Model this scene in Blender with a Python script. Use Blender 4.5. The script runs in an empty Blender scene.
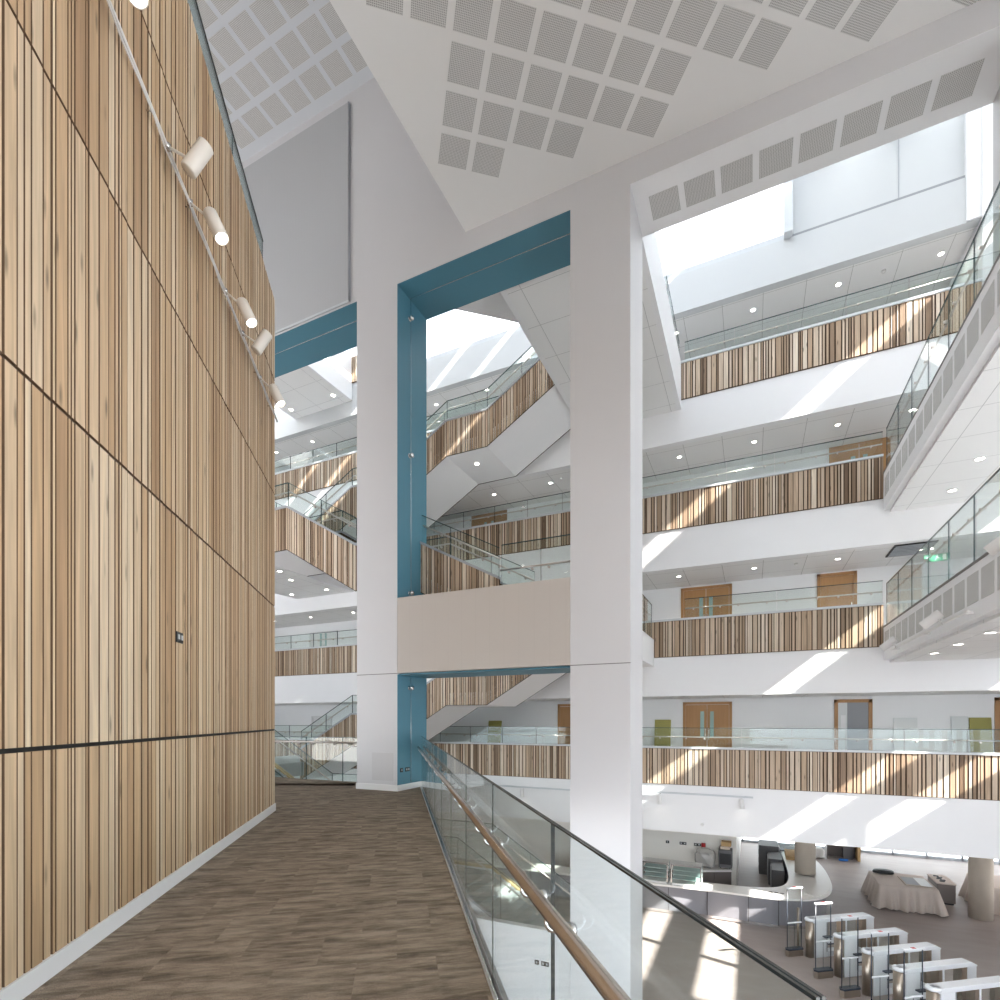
import bpy, bmesh, math, random
from mathutils import Vector, Matrix
random.seed(7)
SC = bpy.context.scene
COL = SC.collection
R = math.radians

# ------------------------------------------------------------------ camera
EYE = 1.55
cd = bpy.data.cameras.new('camera'); cam = bpy.data.objects.new('camera', cd); COL.objects.link(cam)
YAW = math.atan2(252, 531)
cam.location = (0, 0, EYE); cam.rotation_euler = (R(90), 0, YAW)
cd.sensor_width = 36; cd.lens = 531/1000*36; cd.shift_y = 0.22; cd.clip_start = .05; cd.clip_end = 400
SC.camera = cam

# ------------------------------------------------------------------ world, sun, exposure
w = bpy.data.worlds.new('sky'); SC.world = w; w.use_nodes = True
bg = w.node_tree.nodes['Background']
bg.inputs[0].default_value = (.84, .92, 1, 1); bg.inputs[1].default_value = 3.15
SUN = Vector((-1, .30, -.82)).normalized()
sl = bpy.data.lights.new('sun', 'SUN'); sun = bpy.data.objects.new('sun', sl); COL.objects.link(sun)
sl.energy = 20; sl.angle = R(.6); sl.color = (1, .95, .88)
sun.location = (40, -12, 32); sun.rotation_euler = SUN.to_track_quat('-Z', 'Y').to_euler()
SC.view_settings.view_transform = 'Standard'; SC.view_settings.look = 'None'
SC.view_settings.gamma = 1; SC.view_settings.use_curve_mapping = False
SC.view_settings.exposure = 0.5

# ------------------------------------------------------------------ materials
MAT = {}
def mat(name, col, rough=.6, metal=0, spec=.5, emit=None, es=0):
    m = bpy.data.materials.new(name); m.use_nodes = True
    b = m.node_tree.nodes['Principled BSDF']
    b.inputs['Base Color'].default_value = (*col, 1); b.inputs['Roughness'].default_value = rough
    b.inputs['Metallic'].default_value = metal; b.inputs['Specular IOR Level'].default_value = spec
    if emit:
        b.inputs['Emission Color'].default_value = (*emit, 1); b.inputs['Emission Strength'].default_value = es
    MAT[name] = m
    return m
def nt(m):
    t = m.node_tree
    return t, t.nodes['Principled BSDF'], t.nodes, t.links
def N(ns, typ, **kw):
    n = ns.new(typ)
    for k, v in kw.items():
        if k == 'inp':
            for i, x in v.items(): n.inputs[i].default_value = x
        else: setattr(n, k, v)
    return n
def noise_tint(m, ca, cb, scale=(3, 3, 3), sc=1., detail=3, bump=0):
    t, b, ns, ln = nt(m)
    tc = N(ns, 'ShaderNodeTexCoord'); mp = N(ns, 'ShaderNodeMapping', inp={'Scale': scale})
    nz = N(ns, 'ShaderNodeTexNoise', inp={'Scale': sc, 'Detail': detail})
    mx = N(ns, 'ShaderNodeMix', data_type='RGBA')
    mx.inputs[6].default_value = (*ca, 1); mx.inputs[7].default_value = (*cb, 1)
    ln.new(tc.outputs['Object'], mp.inputs[0]); ln.new(mp.outputs[0], nz.inputs['Vector'])
    ln.new(nz.outputs['Fac'], mx.inputs[0]); ln.new(mx.outputs[2], b.inputs['Base Color'])
    if bump:
        bp = N(ns, 'ShaderNodeBump', inp={'Strength': bump, 'Distance': .01})
        ln.new(nz.outputs['Fac'], bp.inputs['Height']); ln.new(bp.outputs[0], b.inputs['Normal'])
    return m

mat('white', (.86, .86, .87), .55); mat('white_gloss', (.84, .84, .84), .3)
noise_tint(MAT['white'], (.86, .86, .87), (.88, .88, .89), sc=.8)
mat('ceiling_white', (.84, .835, .825), .7); mat('ceiling_shaded', (.68, .705, .74), .7)  # the second has the upper ceiling's shade put into its colour
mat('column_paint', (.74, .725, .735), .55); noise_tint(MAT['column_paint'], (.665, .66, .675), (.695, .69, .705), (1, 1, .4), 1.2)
mat('beige_panel', (.55, .51, .475), .6)
mat('access', (.62, .61, .62), .5); mat('grey_panel', (.52, .53, .545), .6)
mat('teal', (.08, .23, .31), .45); noise_tint(MAT['teal'], (.077, .225, .305), (.083, .235, .315), sc=1.5)
mat('dark', (.012, .011, .010), .7); mat('black', (.015, .015, .016), .45)
mat('backing', (.085, .052, .032), .9); mat('timber_edge_shaded', (.17, .10, .056), .8)  # the second darkens batten sides to stand for shade in the grooves
mat('steel', (.62, .56, .52), .28, 1); mat('chrome', (.75, .75, .76), .18, 1)
mat('bronze_rail', (.40, .355, .325), .26, 1)
mat('coping', (.40, .42, .45), .45, .2)
mat('coping_light', (.62, .645, .67), .4)
mat('shadow_gap', (.19, .185, .18), .6)
mat('lamp_cream', (.78, .73, .66), .4); mat('lamp_white', (.8, .79, .78), .4)
mat('lens', (1, 1, 1), .4, emit=(1, .93, .82), es=14)
mat('lens_soft', (1, 1, 1), .4, emit=(1, .94, .86), es=3)
mat('door_oak', (.42, .22, .085), .5); noise_tint(MAT['door_oak'], (.36, .18, .065), (.48, .26, .11), (14, 14, 1), 1.)
mat('door_white', (.72, .72, .72), .5)
mat('door_grey', (.30, .31, .33), .6)
mat('olive', (.33, .30, .085), .6); mat('pale_board', (.72, .74, .74), .5)
mat('concrete', (.46, .42, .37), .8); noise_tint(MAT['concrete'], (.45, .385, .32), (.56, .49, .41), (2, 2, 1.2), 2.5, 6)
mat('vinyl', (.30, .27, .25), .55, spec=.35); noise_tint(MAT['vinyl'], (.29, .248, .23), (.39, .34, .315), (.7, 2.2, 1), 1.6, 6)
mat('step_grey', (.42, .425, .435), .6)
mat('gold_edge', (.62, .44, .22), .4)
mat('cream_wall', (.86, .825, .77), .6)
mat('counter_grey', (.25, .25, .275), .4); mat('counter_white', (.84, .82, .79), .3)
mat('cabinet_brown', (.17, .145, .135), .5)
mat('machine_grey', (.13, .128, .132), .5); mat('gate_white', (.80, .82, .85), .25); mat('gate_steel', (.42, .36, .30), .3, .9)
mat('gate_dark', (.04, .05, .07), .3); mat('red_led', (.42, .012, .015), .4)
mat('cloth', (.62, .54, .485), .9); mat('card', (.5, .33, .16), .8); mat('blue_thing', (.02, .16, .55), .5)
mat('sign_green', (.02, .25, .13), .5, emit=(.02, .28, .15), es=.06); mat('sign_white', (.8, .85, .8), .5, emit=(.8, .9, .8), es=.1)
mat('bag_white', (.62, .6, .57), .6)
mat('outside', (.75, .77, .8), .9); mat('outside_brown', (.45, .38, .3), .9)
mat('slab_edge', (.55, .55, .56), .6)

def glass(name, tint, gl=.9, refl=1.45, body=0.0, bodycol=(.7, .8, .78)):
    m = bpy.data.materials.new(name); m.use_nodes = True; MAT[name] = m
    t = m.node_tree; ns = t.nodes; ln = t.links
    for n in list(ns): ns.remove(n)
    o = N(ns, 'ShaderNodeOutputMaterial'); tr = N(ns, 'ShaderNodeBsdfTransparent'); tr.inputs[0].default_value = (*tint, 1)
    g = N(ns, 'ShaderNodeBsdfGlossy'); g.inputs['Roughness'].default_value = .01; g.inputs['Color'].default_value = (gl, gl, gl, 1)
    lw = N(ns, 'ShaderNodeLayerWeight'); lw.inputs['Blend'].default_value = .5
    pw = N(ns, 'ShaderNodeMath', operation='POWER'); pw.inputs[1].default_value = 5; ln.new(lw.outputs['Facing'], pw.inputs[0])
    f0 = ((refl-1)/(refl+1))**2
    fr = N(ns, 'ShaderNodeMath', operation='MULTIPLY_ADD'); fr.inputs[1].default_value = .8*(1-f0); fr.inputs[2].default_value = f0; ln.new(pw.outputs[0], fr.inputs[0])
    mx = N(ns, 'ShaderNodeMixShader')
    ln.new(fr.outputs[0], mx.inputs[0]); ln.new(tr.outputs[0], mx.inputs[1]); ln.new(g.outputs[0], mx.inputs[2])
    if body:
        df = N(ns, 'ShaderNodeBsdfDiffuse'); df.inputs[0].default_value = (*bodycol, 1)
        m2 = N(ns, 'ShaderNodeMixShader'); m2.inputs[0].default_value = body
        ln.new(mx.outputs[0], m2.inputs[1]); ln.new(df.outputs[0], m2.inputs[2]); ln.new(m2.outputs[0], o.inputs[0])
    else: ln.new(mx.outputs[0], o.inputs[0])
    return m
glass('glass', (.935, .97, .96), body=.008)
glass('glass_near', (.93, .962, .957), body=.012)
glass('glass_upper', (.72, .80, .80), body=.12, bodycol=(.45, .55, .55))
glass('glass_clear', (.97, .985, .98), refl=1.2)
glass('glass_roof', (.92, .935, .945), refl=1.2)
mat('pale_panel', (.60, .615, .625), .5)
glass('plastic', (.85, .85, .85), refl=1.5, body=.55, bodycol=(.75, .72, .68))
mat('glass_edge', (.03, .07, .075), .25)
mat('glass_edge_near', (.03, .04, .045), .2)
mat('glass_case', (.35, .5, .48), .15)

def timber(name, c0, c1, c2):
    m = mat(name, c1, .55); t, b, ns, ln = nt(m)
    at = N(ns, 'ShaderNodeAttribute', attribute_name='tone')
    tc = N(ns, 'ShaderNodeTexCoord'); mp = N(ns, 'ShaderNodeMapping', inp={'Scale': (26, 26, 1.1)})
    off = N(ns, 'ShaderNodeVectorMath', operation='SCALE'); off.inputs[0].default_value = (3.1, 7.7, 40); ln.new(at.outputs['Fac'], off.inputs['Scale'])
    ad = N(ns, 'ShaderNodeVectorMath', operation='ADD')
    ln.new(tc.outputs['Object'], mp.inputs[0]); ln.new(mp.outputs[0], ad.inputs[0]); ln.new(off.outputs[0], ad.inputs[1])
    nz = N(ns, 'ShaderNodeTexNoise', inp={'Scale': 1., 'Detail': 5., 'Distortion': .6}); ln.new(ad.outputs[0], nz.inputs['Vector'])
    ramp = N(ns, 'ShaderNodeValToRGB'); e = ramp.color_ramp.elements
    e[0].position = 0; e[0].color = (*c0, 1); e[1].position = 1; e[1].color = (*c2, 1)
    k = ramp.color_ramp.elements.new(.5); k.color = (*c1, 1)
    ln.new(at.outputs['Fac'], ramp.inputs[0])
    g = N(ns, 'ShaderNodeMapRange', inp={1: .3, 2: .72, 3: 1.1, 4: .76}); ln.new(nz.outputs['Fac'], g.inputs[0])
    ml = N(ns, 'ShaderNodeVectorMath', operation='SCALE'); ln.new(ramp.outputs[0], ml.inputs[0]); ln.new(g.outputs[0], ml.inputs['Scale'])
    # small dark knots
    vo = N(ns, 'ShaderNodeTexVoronoi', inp={'Scale': .55}); mp2 = N(ns, 'ShaderNodeMapping', inp={'Scale': (14, 14, 3.2)})
    ad2 = N(ns, 'ShaderNodeVectorMath', operation='ADD'); ln.new(tc.outputs['Object'], mp2.inputs[0]); ln.new(mp2.outputs[0], ad2.inputs[0]); ln.new(off.outputs[0], ad2.inputs[1])
    ln.new(ad2.outputs[0], vo.inputs['Vector'])
    kr = N(ns, 'ShaderNodeMapRange', inp={1: .05, 2: .17, 3: .45, 4: 1.}); ln.new(vo.outputs['Distance'], kr.inputs[0])
    m3 = N(ns, 'ShaderNodeVectorMath', operation='SCALE'); ln.new(ml.outputs[0], m3.inputs[0]); ln.new(kr.outputs[0], m3.inputs['Scale'])
    ln.new(m3.outputs[0], b.inputs['Base Color'])
    return m
timber('timber', (.36, .215, .115), (.55, .375, .22), (.72, .57, .40))
timber('timber_far', (.19, .118, .07), (.50, .36, .245), (.76, .65, .52))

def perforated():
    m = mat('perforated', (.7, .7, .7), .7); t, b, ns, ln = nt(m)
    tc = N(ns, 'ShaderNodeTexCoord'); sp = N(ns, 'ShaderNodeSeparateXYZ'); ln.new(tc.outputs['Object'], sp.inputs[0])
    def fr(o, k):
        a = N(ns, 'ShaderNodeMath', operation='MULTIPLY'); a.inputs[1].default_value = k; ln.new(o, a.inputs[0])
        f = N(ns, 'ShaderNodeMath', operation='FRACT'); ln.new(a.outputs[0], f.inputs[0])
        s = N(ns, 'ShaderNodeMath', operation='SUBTRACT'); s.inputs[1].default_value = .5; ln.new(f.outputs[0], s.inputs[0])
        q = N(ns, 'ShaderNodeMath', operation='ABSOLUTE'); ln.new(s.outputs[0], q.inputs[0]); return q.outputs[0]
    mxm = N(ns, 'ShaderNodeMath', operation='MAXIMUM'); ln.new(fr(sp.outputs[0], 40), mxm.inputs[0]); ln.new(fr(sp.outputs[1], 40), mxm.inputs[1])
    lt = N(ns, 'ShaderNodeMath', operation='LESS_THAN'); lt.inputs[1].default_value = .3; ln.new(mxm.outputs[0], lt.inputs[0])
    mx = N(ns, 'ShaderNodeMix', data_type='RGBA'); mx.inputs[6].default_value = (.70, .695, .685, 1); mx.inputs[7].default_value = (.33, .325, .32, 1)
    ln.new(lt.outputs[0], mx.inputs[0]); ln.new(mx.outputs[2], b.inputs['Base Color'])
perforated()

def lines_mat(name, base, line, px, py, ox=0, oy=0, wd=.012, axes=(0, 1)):
    m = mat(name, base, .65); t, b, ns, ln = nt(m)
    tc = N(ns, 'ShaderNodeTexCoord'); sp = N(ns, 'ShaderNodeSeparateXYZ'); ln.new(tc.outputs['Object'], sp.inputs[0])
    outs = []
    for ax, p, o in ((axes[0], px, ox), (axes[1], py, oy)):
        if not p: continue
        a = N(ns, 'ShaderNodeMath', operation='ADD'); a.inputs[1].default_value = 1000*p-o; ln.new(sp.outputs[ax], a.inputs[0])
        f = N(ns, 'ShaderNodeMath', operation='MODULO'); f.inputs[1].default_value = p; ln.new(a.outputs[0], f.inputs[0])
        l = N(ns, 'ShaderNodeMath', operation='LESS_THAN'); l.inputs[1].default_value = wd; ln.new(f.outputs[0], l.inputs[0]); outs.append(l.outputs[0])
    o = outs[0]
    if len(outs) > 1:
        mm = N(ns, 'ShaderNodeMath', operation='MAXIMUM'); ln.new(outs[0], mm.inputs[0]); ln.new(outs[1], mm.inputs[1]); o = mm.outputs[0]
    mx = N(ns, 'ShaderNodeMix', data_type='RGBA'); mx.inputs[6].default_value = (*base, 1); mx.inputs[7].default_value = (*line, 1)
    ln.new(o, mx.inputs[0]); ln.new(mx.outputs[2], b.inputs['Base Color'])
    return m
lines_mat('soffit', (.86, .855, .85), (.42, .41, .40), 1.14, 1.32, .3, 17.85)
lines_mat('bridge_soffit', (.87, .87, .865), (.5, .5, .5), 1.2, 1.2, .1, .2)
lines_mat('beige_lines', (.56, .515, .475), (.53, .487, .449), .318, 0, .05, wd=.008)
lines_mat('grey_lines', (.50, .51, .525), (.46, .47, .485), .05, 0, wd=.006)

def carpet_mat():
    m = mat('carpet', (.2, .16, .12), .95, spec=.1); t, b, ns, ln = nt(m)
    tc = N(ns, 'ShaderNodeTexCoord'); mp = N(ns, 'ShaderNodeMapping'); mp.vector_type = 'POINT'
    mp.inputs['Rotation'].default_value = (0, 0, -math.atan2(.593, .805)); ln.new(tc.outputs['Object'], mp.inputs[0])
    br = N(ns, 'ShaderNodeTexBrick', offset=.5, inp={'Scale': 1., 'Mortar Size': .0, 'Brick Width': .5, 'Row Height': .5, 'Color1': (0, 0, 0, 1), 'Color2': (1, 1, 1, 1)})
    ln.new(mp.outputs[0], br.inputs['Vector'])
    sc = N(ns, 'ShaderNodeMapping', inp={'Scale': (2.6, 11, 1)}); ln.new(mp.outputs[0], sc.inputs[0])
    of = N(ns, 'ShaderNodeVectorMath', operation='SCALE'); of.inputs['Scale'].default_value = 37; ln.new(br.outputs['Color'], of.inputs[0])
    ad = N(ns, 'ShaderNodeVectorMath', operation='ADD'); ln.new(sc.outputs[0], ad.inputs[0]); ln.new(of.outputs[0], ad.inputs[1])
    nz = N(ns, 'ShaderNodeTexNoise', inp={'Scale': 1., 'Detail': 6., 'Roughness': .7}); ln.new(ad.outputs[0], nz.inputs['Vector'])
    r = N(ns, 'ShaderNodeMapRange', inp={1: .36, 2: .64}); ln.new(nz.outputs['Fac'], r.inputs[0])
    fn = N(ns, 'ShaderNodeTexNoise', inp={'Scale': 160., 'Detail': 2.}); ln.new(mp.outputs[0], fn.inputs['Vector'])
    mx = N(ns, 'ShaderNodeMix', data_type='RGBA'); mx.inputs[6].default_value = (.145, .115, .088, 1); mx.inputs[7].default_value = (.37, .305, .24, 1)
    ln.new(r.outputs[0], mx.inputs[0])
    g = N(ns, 'ShaderNodeMapRange', inp={1: .3, 2: .7, 3: .62, 4: 1.38}); ln.new(fn.outputs['Fac'], g.inputs[0])
    ml = N(ns, 'ShaderNodeVectorMath', operation='SCALE'); ln.new(mx.outputs[2], ml.inputs[0]); ln.new(g.outputs[0], ml.inputs['Scale'])
    ln.new(ml.outputs[0], b.inputs['Base Color'])
carpet_mat()

m_ = bpy.data.materials.new('opal'); m_.use_nodes = True; MAT['opal'] = m_
n_ = m_.node_tree.nodes; 
for q_ in list(n_): n_.remove(q_)
o_ = n_.new('ShaderNodeOutputMaterial'); t_ = n_.new('ShaderNodeBsdfTranslucent'); t_.inputs[0].default_value = (.62, .64, .65, 1)
m_.node_tree.links.new(t_.outputs[0], o_.inputs[0])

# ------------------------------------------------------------------ builders
class MB:
    """collects faces of one part, in world (or local) coordinates"""
    def __init__(s): s.v = []; s.f = []; s.mi = []; s.tone = []; s.sm = []
    def face(s, idx, mi=0, tone=.5, sm=False): s.f.append(idx); s.mi.append(mi); s.tone.append(tone); s.sm.append(sm)
    def hexa(s, p, mi=0, tone=.5, ends=None):
        """p: 8 corners, bottom 4 ccw then top 4; ends: material of the narrow faces"""
        b = len(s.v); s.v += [tuple(q) for q in p]
        fs = [(0, 3, 2, 1), (4, 5, 6, 7), (0, 1, 5, 4), (1, 2, 6, 5), (2, 3, 7, 6), (3, 0, 4, 7)]
        for i, f in enumerate(fs):
            s.face([b+k for k in f], ends if (ends is not None and i in (0, 1, 3, 5)) else mi, tone)
    def box(s, x0, x1, y0, y1, z0, z1, mi=0, tone=.5):
        x0, x1 = min(x0, x1), max(x0, x1); y0, y1 = min(y0, y1), max(y0, y1)
        s.hexa([(x0, y0, z0), (x1, y0, z0), (x1, y1, z0), (x0, y1, z0), (x0, y0, z1), (x1, y0, z1), (x1, y1, z1), (x0, y1, z1)], mi, tone)
        return s
    def wall(s, a, b, th, z0a, z1a, z0b=None, z1b=None, mi=0, ends=None, tone=.5):
        """upright slab from plan point a to b, thickness th centred, sloped if the b heights differ"""
        z0b = z0a if z0b is None else z0b; z1b = z1a if z1b is None else z1b
        d = Vector((b[0]-a[0], b[1]-a[1])).normalized(); n = Vector((d.y, -d.x))*th/2
        q = [(a[0]+n.x, a[1]+n.y), (b[0]+n.x, b[1]+n.y), (b[0]-n.x, b[1]-n.y), (a[0]-n.x, a[1]-n.y)]
        zb = (z0a, z0b, z0b, z0a); zt = (z1a, z1b, z1b, z1a)
        s.hexa([(x, y, z) for (x, y), z in zip(q, zb)]+[(x, y, z) for (x, y), z in zip(q, zt)], mi, tone, ends)
        return s
    def prism(s, poly, z0, z1, mi=0, side=None):
        n = len(poly); b = len(s.v)
        s.v += [(x, y, z0) for x, y in poly]+[(x, y, z1) for x, y in poly]
        s.face([b+i for i in range(n)][::-1], mi); s.face([b+n+i for i in range(n)], mi)
        for i in range(n):
            j = (i+1) % n; s.face([b+i, b+j, b+n+j, b+n+i], mi if side is None else side)
        return s
    def prism_y(s, poly, y0, y1, mi=0):
        """polygon in XZ extruded along Y"""
        n = len(poly); b = len(s.v)
        s.v += [(x, y0, z) for x, z in poly]+[(x, y1, z) for x, z in poly]
        s.face([b+i for i in range(n)], mi); s.face([b+n+i for i in range(n)][::-1], mi)
        for i in range(n):
            j = (i+1) % n; s.face([b+i, b+n+i, b+n+j, b+j], mi)
        return s
    def tube(s, pts, r, seg=10, mi=0, cap=True):
        pts = [Vector(p) for p in pts]; b = len(s.v); n = len(pts)
        up = Vector((0, 0, 1))
        for i, p in enumerate(pts):
            d0 = (pts[i]-pts[i-1]).normalized() if i else None
            d1 = (pts[i+1]-pts[i]).normalized() if i < n-1 else None
            t = (d0 or d1) if not (d0 and d1) else (d0+d1).normalized()
            k = 1/max(.35, t.dot(d1)) if (d0 and d1) else 1
            u = up if abs(t.z) < .9 else Vector((1, 0, 0))
            a = t.cross(u).normalized(); c = a.cross(t).normalized()
            for j in range(seg):
                an = 2*math.pi*j/seg
                s.v.append(tuple(p+a*math.cos(an)*r+c*math.sin(an)*r*k))
        for i in range(n-1):
            for j in range(seg):
                q = (j+1) % seg
                s.face([b+i*seg+j, b+i*seg+q, b+(i+1)*seg+q, b+(i+1)*seg+j], mi, .5, True)
        if cap:
            s.face([b+j for j in range(seg)][::-1], mi); s.face([b+(n-1)*seg+j for j in range(seg)], mi)
        return s
    def lathe(s, prof, c=(0, 0, 0), axis=(0, 0, 1), seg=20, mi=0):
        """prof: (radius, height) pairs turned round an axis through c"""
        t = Vector(axis).normalized(); u = Vector((0, 0, 1)) if abs(t.z) < .9 else Vector((1, 0, 0))
        a = t.cross(u).normalized(); d = t.cross(a); c = Vector(c); b = len(s.v)
        for r, h in prof:
            for j in range(seg):
                an = 2*math.pi*j/seg; s.v.append(tuple(c+t*h+(a*math.cos(an)+d*math.sin(an))*max(r, 1e-4)))
        for i in range(len(prof)-1):
            for j in range(seg):
                q = (j+1) % seg; s.face([b+i*seg+j, b+i*seg+q, b+(i+1)*seg+q, b+(i+1)*seg+j], mi, .5, True)
        return s
    def build(s, name, m, parent=None, local=False, bevel=0):
        off = Vector((0, 0, 0))
        if parent is not None and not local:
            p = parent
            while p is not None: off += p.location; p = p.parent
        me = bpy.data.meshes.new(name)
        me.from_pydata([tuple(Vector(v)-off) for v in s.v], [], s.f)
        for k in (m if isinstance(m, (list, tuple)) else [m]): me.materials.append(MAT[k])
        me.polygons.foreach_set('material_index', s.mi); me.polygons.foreach_set('use_smooth', s.sm)
        a = me.attributes.new('tone', 'FLOAT', 'FACE'); a.data.foreach_set('value', s.tone)
        bm = bmesh.new(); bm.from_mesh(me); bmesh.ops.recalc_face_normals(bm, faces=bm.faces); bm.to_mesh(me); bm.free()
        me.update()
        o = bpy.data.objects.new(name, me); COL.objects.link(o)
        if parent is not None: o.parent = parent
        if bevel:
            md = o.modifiers.new('bevel', 'BEVEL'); md.width = bevel; md.segments = 2; md.limit_method = 'ANGLE'
        return o
def tag(o, label, cat, group=None):
    o['label'] = label; o['category'] = cat
    if group: o['group'] = group
    return o
def thing(name, label, cat, loc=(0, 0, 0), rz=0, group=None):
    o = bpy.data.objects.new(name, None); COL.objects.link(o); o.empty_display_size = .1
    o.location = loc; o.rotation_euler = (0, 0, rz)
    return tag(o, label, cat, group)
def struct(o, label=None):
    o['kind'] = 'structure'
    if label: o['label'] = label
    return o
def setting(name, loc=(0, 0, 0), label=None):
    o = bpy.data.objects.new(name, None); COL.objects.link(o); o.location = loc
    return struct(o, label)
def copy_tree(o, parent=None):
    c = o.copy(); COL.objects.link(c)
    if parent is not None: c.parent = parent
    for ch in list(o.children):
        if ch.type != 'LIGHT': copy_tree(ch, c)
    return c

# walkway frame: s along the timber wall, n to the right of it
WO = Vector((-3.676, 1.532)); WD = Vector((-.593, .805)).normalized(); PD = Vector((WD.y, -WD.x))
def wp(s, n): return (WO.x+WD.x*s+PD.x*n, WO.y+WD.y*s+PD.y*n)
def wp3(s, n, z): x, y = wp(s, n); return (x, y, z)
WANG = math.atan2(PD.y, PD.x)      # rotation whose local x is the walkway's right, local y its forward

def slats(mb, length, z0, z1, frame, rng, dmax=.02, gap=(.012, .02), widths=(.03, .042, .042, .06, .06, .085, .105), zfun=None):
    """vertical battens with side faces coloured dark for groove shade; frame(u, depth) -> plan point; zfun(u) -> (z0, z1) for raking tops"""
    u = 0.
    while u < length-.02:
        wd = min(rng.choice(widths), length-u); dp = rng.choice((dmax*.8, dmax*.9, dmax))
        tone = min(1, max(0, rng.gauss(.62, .27)))
        za0, za1 = (z0, z1) if zfun is None else zfun(u)
        zb0, zb1 = (z0, z1) if zfun is None else zfun(u+wd)
        q = [frame(u, dp), frame(u+wd, dp), frame(u+wd, 0), frame(u, 0)]
        mb.hexa([(*q[0], za0), (*q[1], zb0), (*q[2], zb0), (*q[3], za0), (*q[0], za1), (*q[1], zb1), (*q[2], zb1), (*q[3], za1)], 0, tone, 1)
        u += wd+rng.uniform(*gap)

# ------------------------------------------------------------------ large structure: levels and planes
Y0, Y1 = 9.46, 10.6          # the thick white screen wall with the teal openings
YG, YB = 17.4, 19.9          # far gallery edge and its back wall
ZG = -4.6                    # ground floor
XA, XB, XC, XD, XE = -8.07, -6.96, -3.045, -1.94, 3.34   # screen wall piers
XR = 3.2                     # face of the right hand galleries
XL = -24.0

# floor of the walkway
poly = [wp(-6, 0), wp(6.265, 0), (-10.5, 5.2), (-20, 5.2), (-20, 10.45), (XB, 10.45), wp(9.6, 2.585), wp(-6, 2.585)]
fl = struct(MB().prism(poly, -.06, 0).build('floor', 'carpet'), 'brown streaked carpet tile walkway')
sl_ = MB().prism(poly, -.5, -.062).build('floor_slab', 'slab_edge'); struct(sl_)
gf = struct(MB().box(XL, 14, -9, 29.6, ZG-.2, ZG).build('floor_ground', 'vinyl'), 'grey brown ground floor far below')

# timber clad wall on the left
wl = struct(MB().wall(wp(-6, -1.6), wp(6.255, -1.6), 3.1, 0, 8.75).build('wall_left', 'white'), 'tall timber batten wall beside the walkway')
bk = MB().wall(wp(-6, -.032), wp(6.26, -.032), 0.02, .0, 8.75).build('backing_board', 'backing', wl)
rows = [(.12, 1.369), (1.397, 3.475), (3.50, 5.395), (5.42, 7.335), (7.36, 8.74)]
for i, (za, zb) in enumerate(rows):
    m = MB(); rg = random.Random(31)
    st = random.Random(100+i)
    class Rg:      # same widths in every row, tones of its own
        choice = staticmethod(rg.choice); uniform = staticmethod(rg.uniform)
        gauss = staticmethod(lambda a, b: st.gauss(a, b))
    slats(m, 12.26, za, zb, lambda u, d: wp(-6+u, -.022+d), Rg, .021, (.011, .021), (.022, .035, .045, .045, .06, .075, .09, .11))
    m.build('timber_panel', ['timber', 'timber_edge_shaded'], wl)
m = MB()
rg = random.Random(5)
slats(m, 1.2, .12, 8.74, lambda u, d: wp(6.256+d, -.03-u), rg, .02); m.build('timber_return', ['timber', 'timber_edge_shaded'], wl)
struct(MB().wall(wp(-6, -.012), wp(6.268, -.012), .05, 0, .125).build('baseboard_left', 'white_gloss'))
# black channel along the lowest joint
MB().wall(wp(-6, -.03), wp(6.262, -.03), .022, 1.368, 1.398).build('joint_channel', 'dark', wl)
# glass edge on top of the timber wall
g = thing('glass_balustrade', 'grey green glass balustrade along the top of the timber wall', 'balustrade', wp3(5.6, -.05, 8.75))
s = 5.6
while s > -4:
    MB().wall(wp(s-1.58, -.05), wp(s, -.05), .02, 8.752, 9.16, mi=0, ends=1).build('glass_panel', ['glass_upper', 'glass_edge'], g)
    s -= 1.6
MB().wall(wp(-4.2, -.05), wp(5.6, -.05), .03, 9.16, 9.18).build('top_edge', 'black', g)

# screen wall: piers and the wall above
def pier(name, x0, x1, z0, z1, m='column_paint', label=None):
    return struct(MB().box(x0, x1, Y0, Y1, z0, z1).build(name, m), label)
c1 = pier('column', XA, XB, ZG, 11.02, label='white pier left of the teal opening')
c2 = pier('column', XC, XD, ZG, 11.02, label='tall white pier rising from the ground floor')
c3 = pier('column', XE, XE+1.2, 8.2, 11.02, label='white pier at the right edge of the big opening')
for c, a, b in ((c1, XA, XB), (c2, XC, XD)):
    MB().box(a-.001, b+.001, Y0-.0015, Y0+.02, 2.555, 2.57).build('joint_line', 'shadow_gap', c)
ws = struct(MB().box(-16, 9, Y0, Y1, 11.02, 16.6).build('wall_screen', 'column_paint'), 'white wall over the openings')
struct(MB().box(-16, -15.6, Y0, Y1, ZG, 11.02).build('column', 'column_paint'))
# teal linings
t1 = MB(); t1.box(XB, XB+.008, Y0+.003, Y1-.003, .13, 2.54).box(XB, XB+.008, Y0+.003, Y1-.003, 4.2, 11.02); t1 = struct(t1.build('trim_1', 'teal'), 'teal painted reveal of the middle opening')
struct(MB().box(XB+.009, XC, Y0+.003, Y1-.003, 11.008, 11.019).build('trim_2', 'teal'), 'teal painted head of the middle opening')
struct(MB().box(-15.6, XA, Y0+.003, Y1-.003, 11.008, 11.019).build('trim_3', 'teal'), 'teal painted head of the left opening')
struct(MB().box(XB+.009, XC, Y0+.06, Y1-.003, 2.53, 2.56).build('trim_4', 'teal'), 'teal underside of the beige panel')
# white skirting round the pier
sk = MB(); sk.box(XA-.015, XB+.02, Y0-.018, Y0, 0, .13); sk.box(XB, XB+.02, Y0, Y1-.1, 0, .13); struct(sk.build('baseboard_pier', 'white_gloss'))
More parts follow.
